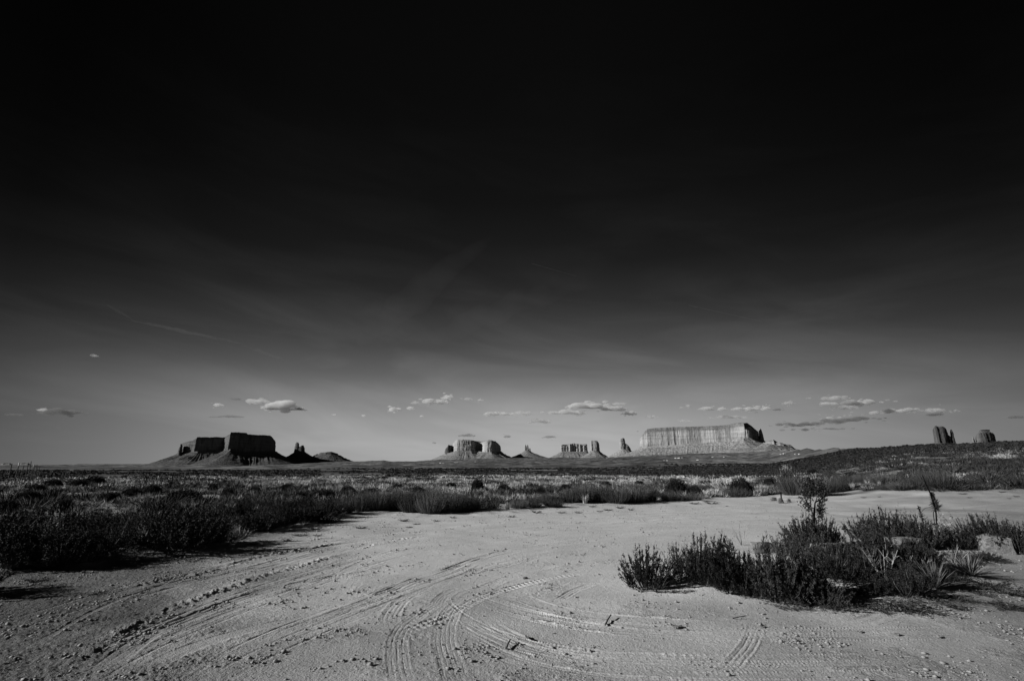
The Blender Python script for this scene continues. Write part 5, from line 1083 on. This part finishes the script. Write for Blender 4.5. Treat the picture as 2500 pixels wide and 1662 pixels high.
# ------------------------------------------------------------------ clouds
def cloud_material(dens, alb=.9):
    m = bpy.data.materials.new('cloud_vapour'); m.use_nodes = True; t = m.node_tree; t.nodes.clear(); o = N(t, 'ShaderNodeOutputMaterial'); v = N(t, 'ShaderNodeVolumePrincipled')
    v.inputs['Color'].default_value = (alb, alb, alb, 1); v.inputs['Density'].default_value = dens; v.inputs['Anisotropy'].default_value = .1
    t.links.new(v.outputs[0], o.inputs['Volume']); return m
CM = [cloud_material(.0042, .88), cloud_material(.0024, .84), cloud_material(.0026, .28)]  # third vapour's grey albedo paints in the shade of the less lit clouds
def cloud(px, py, wpx, hpx, lab, seed, mi=1, Yd=26000, n=None, tilt=0.0):
    R = np.random.default_rng(seed); V0, T0 = ico(); m = Yd / F; W = wpx * m; Hc = hpx * m; n = n or int(10 + wpx / max(hpx, 4) * 10)
    VV = []; TT = []; off = 0
    for i in range(n):
        u = R.uniform(-1, 1); env = max(.12, (1 - u * u) ** .6); rr = Hc * .5 * env * R.uniform(.22, .85)
        c = np.array([u * W * .5 * .96, R.normal() * Hc * .5, (rr * .55 + R.uniform(0, .5) * Hc * env * .6) - Hc * .4 + tilt * u * W * .5])
        if i % 3 == 2: c = c + np.array([R.normal() * W * .10, 0, R.normal() * Hc * .28]); rr *= R.uniform(.35, .7)
        d = V0 * (1 + .34 * perlin(V0[:, 0] * 2.1 + i * 3.3, V0[:, 1] * 2.1 + V0[:, 2] * 1.7 + seed, 200 + seed % 7))[:, None]
        VV.append(d * np.array([rr * (1.45 if wpx < 45 else 2.1), rr * 1.3, rr * .75]) + c); TT.append(T0 + off); off += len(V0)
    me = mesh_np('cloud', np.concatenate(VV), np.concatenate(TT), CM[mi]); o = link('cloud', me); o.location = AT(px, py, Yd)
    md = o.modifiers.new('union', 'REMESH'); md.mode = 'VOXEL'; md.voxel_size = max(Hc / 18, 14)
    tag(o, lab, 'cloud', 'small clouds low in the sky')
CL = [
 (150, 1004, 112, 20, 'dark lens-shaped cloud with two bright knobs, above the open left horizon', 2), (36, 1011, 50, 8, 'small thin dark cloud at the left edge of the sky', 2), (104, 999, 24, 10, 'small pale puff left of the lens-shaped cloud', 1),
 (230, 867, 16, 8, 'tiny lone pale puff high above the left horizon', 1),
 (532, 987, 22, 13, 'small bright puff left of the cloud pair above the big dark mesa', 0), (574, 973, 34, 10, 'thin pale wisp above the big dark mesa', 2), (630, 976, 52, 20, 'pale cloud left of the brightest one above the big dark mesa', 1), (692, 988, 84, 30, 'brightest heaped cloud, above the right half of the big dark mesa', 0), (728, 998, 50, 10, 'dark tail trailing right of the brightest heaped cloud', 2), (652, 994, 34, 12, 'small bright heap leaning on the brightest heaped cloud', 0),
 (556, 1016, 106, 8, 'thin flat grey cloud just above the big dark mesa', 2), (816, 1011, 10, 6, 'tiny bright fleck above the low flat butte', 0), (888, 1014, 9, 7, 'tiny slanted bright fleck above the open plain', 0),
 (962, 997, 40, 18, 'bright oval cloud, first of the chain above the open plain', 0), (1004, 996, 20, 12, 'small bright puff right of the oval cloud', 0), (1014, 982, 24, 10, 'soft pale puff above the small bright one', 1), (1062, 978, 70, 18, 'bright ragged cloud climbing to the right, above the two-block mesa', 0), (1092, 968, 32, 16, 'bright head at the upper end of the climbing cloud', 0), (1139, 973, 38, 8, 'flat pale cloud right of the climbing cloud', 1), (1173, 975, 14, 7, 'tiny pale puff right of the flat pale cloud', 0), (1030, 1015, 12, 8, 'tiny bright puff below the chain of clouds', 0),
 (1212, 1008, 66, 14, 'flat bright cloud above the needle spires, left part', 0), (1270, 1008, 66, 14, 'flat pale cloud above the needle spires, right part', 1), (1316, 1026, 60, 16, 'lone arched cloud with a dark tail above the castle-like butte', 1),
 (1440, 988, 130, 22, 'broad bright cloud bank above the square tower, upper part', 0), (1385, 1005, 110, 16, 'broad bright cloud bank above the castle-like butte, lower part', 0), (1500, 996, 70, 16, 'bright cloud right end of the broad bank', 0), (1536, 1008, 44, 12, 'slanting bright oval cloud left above the long mesa', 0), (1500, 985, 60, 14, 'upper right lobe of the broad cloud bank', 1),
 (1592, 1016, 34, 10, 'small pale arc of cloud left above the long mesa', 1), (1672, 1026, 32, 10, 'small pale arched cloud above the left half of the long mesa', 1),
 (1663, 994, 12, 6, 'tiny pale puff in the gap of clouds above the long mesa', 1), (1678, 989, 8, 10, 'tiny upright puff in the gap of clouds above the long mesa', 1), (1722, 996, 48, 13, 'bright rounded cloud, first of the flat chain above the long mesa', 0), (1764, 997, 28, 12, 'second bright cloud of the flat chain above the long mesa', 0), (1822, 996, 78, 14, 'longest bright cloud of the flat chain above the long mesa', 0), (1870, 996, 26, 12, 'round bright end of the flat chain of clouds', 0), (1900, 999, 34, 8, 'faint grey tail of the flat chain of clouds', 2),
 (1780, 1017, 110, 11, 'thin pale double cloud just above the long mesa', 1), (1926, 982, 24, 12, 'soft pale puff right of the flat chain', 1), (1974, 971, 12, 6, 'tiny high puff right of the flat chain', 1),
 (2036, 970, 70, 14, 'pale slanting cloud, topmost at right', 1), (2022, 984, 50, 12, 'bright small cloud left under the topmost right cloud', 0), (2092, 980, 90, 20, 'bright ragged cloud above the brushy rise', 0), (2060, 993, 70, 12, 'lower pale shred under the ragged cloud', 1), (2167, 975, 10, 6, 'tiny puff right of the ragged cloud', 1), (2187, 979, 12, 6, 'outermost tiny puff right of the ragged cloud', 1),
 (2283, 1011, 44, 12, 'small grey cloud just above the mitten butte', 2), (2480, 1017, 44, 10, 'grey cloud at the right edge of the sky', 2),
 (1141, 1062, 54, 9, 'faint grey cloud low over the two-block mesa', 2), (1238, 1064, 18, 10, 'small grey square-ish cloud right of the two-block mesa', 2), (1342, 1066, 48, 8, 'faint grey cloud low over the castle-like butte', 2), (1060, 1080, 10, 7, 'tiny grey cloud left of the two-block mesa', 2), (1557, 1052, 8, 4, 'tiny grey cloud left of the long mesa top', 2), (142, 1043, 12, 4, 'tiny dark fleck of cloud over the left horizon', 2),
]
for k, (px, py, wd, h, lab, mi) in enumerate(CL): cloud(px, py, wd, h, lab, 1000 + k, mi)
cloud(2140, 1006, 330, 15, 'long bright ragged cloud band over the right skyline, rising to the right', 1101, 0, tilt=.085, n=60)
cloud(2280, 1001, 170, 14, 'grey right end of the long cloud band', 1102, 1, tilt=.03, n=30)
cloud(2040, 1026, 290, 18, 'dark grey lower band of cloud over the rise at right', 1103, 2, tilt=.08, n=80)
cloud(1930, 1034, 130, 14, 'dark lens of cloud right above the long mesa end', 1104, 2, tilt=.02, n=26)
cloud(1980, 1046, 260, 12, 'faint low grey cloud band behind the stepped rock shelf', 1105, 2, tilt=.02, n=30)
# high contrails
def contrail(p0, p1, wpx, lab, seed):
    Yd = 60000; a = Vector(AT(*p0, Yd)); b = Vector(AT(*p1, Yd)); V, Fc = tube([tuple(a.lerp(b, t)) for t in (0, .25, .5, .75, 1)], wpx * Yd / F * .5, wpx * Yd / F * .35, 8)
    m = bpy.data.materials.new('contrail_ice'); m.use_nodes = True; t = m.node_tree; t.nodes.clear(); o_ = N(t, 'ShaderNodeOutputMaterial'); v = N(t, 'ShaderNodeVolumePrincipled')
    v.inputs['Color'].default_value = (.9, .9, .9, 1); v.inputs['Density'].default_value = .00045; t.links.new(v.outputs[0], o_.inputs['Volume'])
    o = link('contrail', pymesh('contrail', V, Fc, m)); tag(o, lab, 'contrail', 'contrails')
contrail((1297, 643), (1406, 674), 1.6, 'thin bright contrail slanting down, highest in the sky', 1)
contrail((1680, 745), (1860, 785), 1.6, 'thin faint contrail slanting down above the long mesa', 2)


def wisp(p0, p1, wpx, dens, lab, seed):
    """a long thin streak of high ice cloud"""
    R = np.random.default_rng(seed); V0, T0 = ico(); Yd = 60000; m = Yd / F; a = np.array(AT(*p0, Yd)); b = np.array(AT(*p1, Yd)); L = np.linalg.norm(b - a); u = (b - a) / L; VV = []; TT = []; off = 0; n = 26
    for i in range(n):
        t = (i + .5) / n; r = wpx * m * .5 * math.sin(math.pi * (.12 + .8 * t)) * R.uniform(.6, 1.1); c = a + (b - a) * t + np.array([0, 0, 1]) * R.normal() * r * .35
        d = V0 * (1 + .2 * perlin(V0[:, 0] * 2 + i, V0[:, 1] * 2 + V0[:, 2], seed))[:, None]
        VV.append(c + d[:, :1] * u * L / n * R.uniform(1.2, 2.6) + d[:, 1:2] * np.array([0, 1, 0]) * r * 2 + d[:, 2:] * np.array([0, 0, 1]) * r); TT.append(T0 + off); off += len(V0)
    W_ = np.concatenate(VV); c0 = W_.mean(0); o = link('cloud', mesh_np('cloud', W_ - c0, np.concatenate(TT), cloud_material(dens))); o.location = c0
    md = o.modifiers.new('union', 'REMESH'); md.mode = 'VOXEL'; md.voxel_size = wpx * m / 8; tag(o, lab, 'cloud')
wisp((320, 782), (590, 838), 9, .000030, 'faint long streak of high cloud slanting down at left', 3)
wisp((600, 845), (700, 880), 8, .000022, 'very faint short streak continuing the long streak of high cloud', 4)
wisp((255, 740), (330, 785), 8, .000016, 'very faint upper start of the long streak of high cloud', 5)

wisp((880, 835), (1190, 590), 75, .0000016, 'very faint broad veil of high cloud fanning up above the two-block mesa', 6)
wisp((960, 850), (1420, 700), 60, .0000016, 'very faint veil of high cloud over the needle spires', 7)
wisp((1300, 880), (2000, 760), 60, .0000016, 'very faint veil of high cloud over the long mesa', 8)
# bare dead twigs standing in the island shrubs
def dead_bush(px, py, h, wd, lab, seed):
    R = np.random.default_rng(seed); parts = []
    for k in range(9):
        a = R.uniform(0, 6.28); l = R.uniform(.6, 1.0); p0 = np.array([math.cos(a) * .05, math.sin(a) * .05, 0.0]); p1 = np.array([math.cos(a) * .3 * l, math.sin(a) * .3 * l, .55 * l]); p2 = p1 + np.array([math.cos(a) * .15, math.sin(a) * .15, .42 * l]) + R.normal(size=3) * .06
        parts.append(tube([tuple(p0), tuple(p1), tuple(p2)], .012, .004, 4))
        for j in range(3):
            q = p1 + (p2 - p1) * R.uniform(0, .7); e = q + unit(R.normal(size=3) + np.array([0, 0, 1.0])) * R.uniform(.12, .28); parts.append(tube([tuple(q), tuple((q + e) / 2 + R.normal(size=3) * .01), tuple(e)], .006, .003, 4))
    V, Fc = join(parts); o = link('dead_bush', pymesh('dead_bush', V, Fc, M_TWIG)); place(o, px, py, h, wd, 1.0); tag(o, lab, 'dead bush', G_I)
M_TWIG = plain('grey_dead_wood', .30)
for k, (px, py, h, wd, lab) in enumerate([(1812, 1330, 56, 60, 'bare grey twigs rising behind the island shrubs, left of the flat-topped block rock'), (1905, 1440, 90, 90, 'bare grey twigs among the largest front shrubs of the island'), (2160, 1418, 80, 80, 'bare grey twigs in front of the second rock of the island'), (2330, 1380, 44, 80, 'low bare grey twigs on the sand left of the square boulder'), (2245, 1412, 60, 70, 'bare grey twigs left of the upright yucca tuft'), (1625, 1425, 70, 70, 'bare grey twigs between the two leftmost island shrubs')]):
    dead_bush(px, py, h, wd, lab, 900 + k)
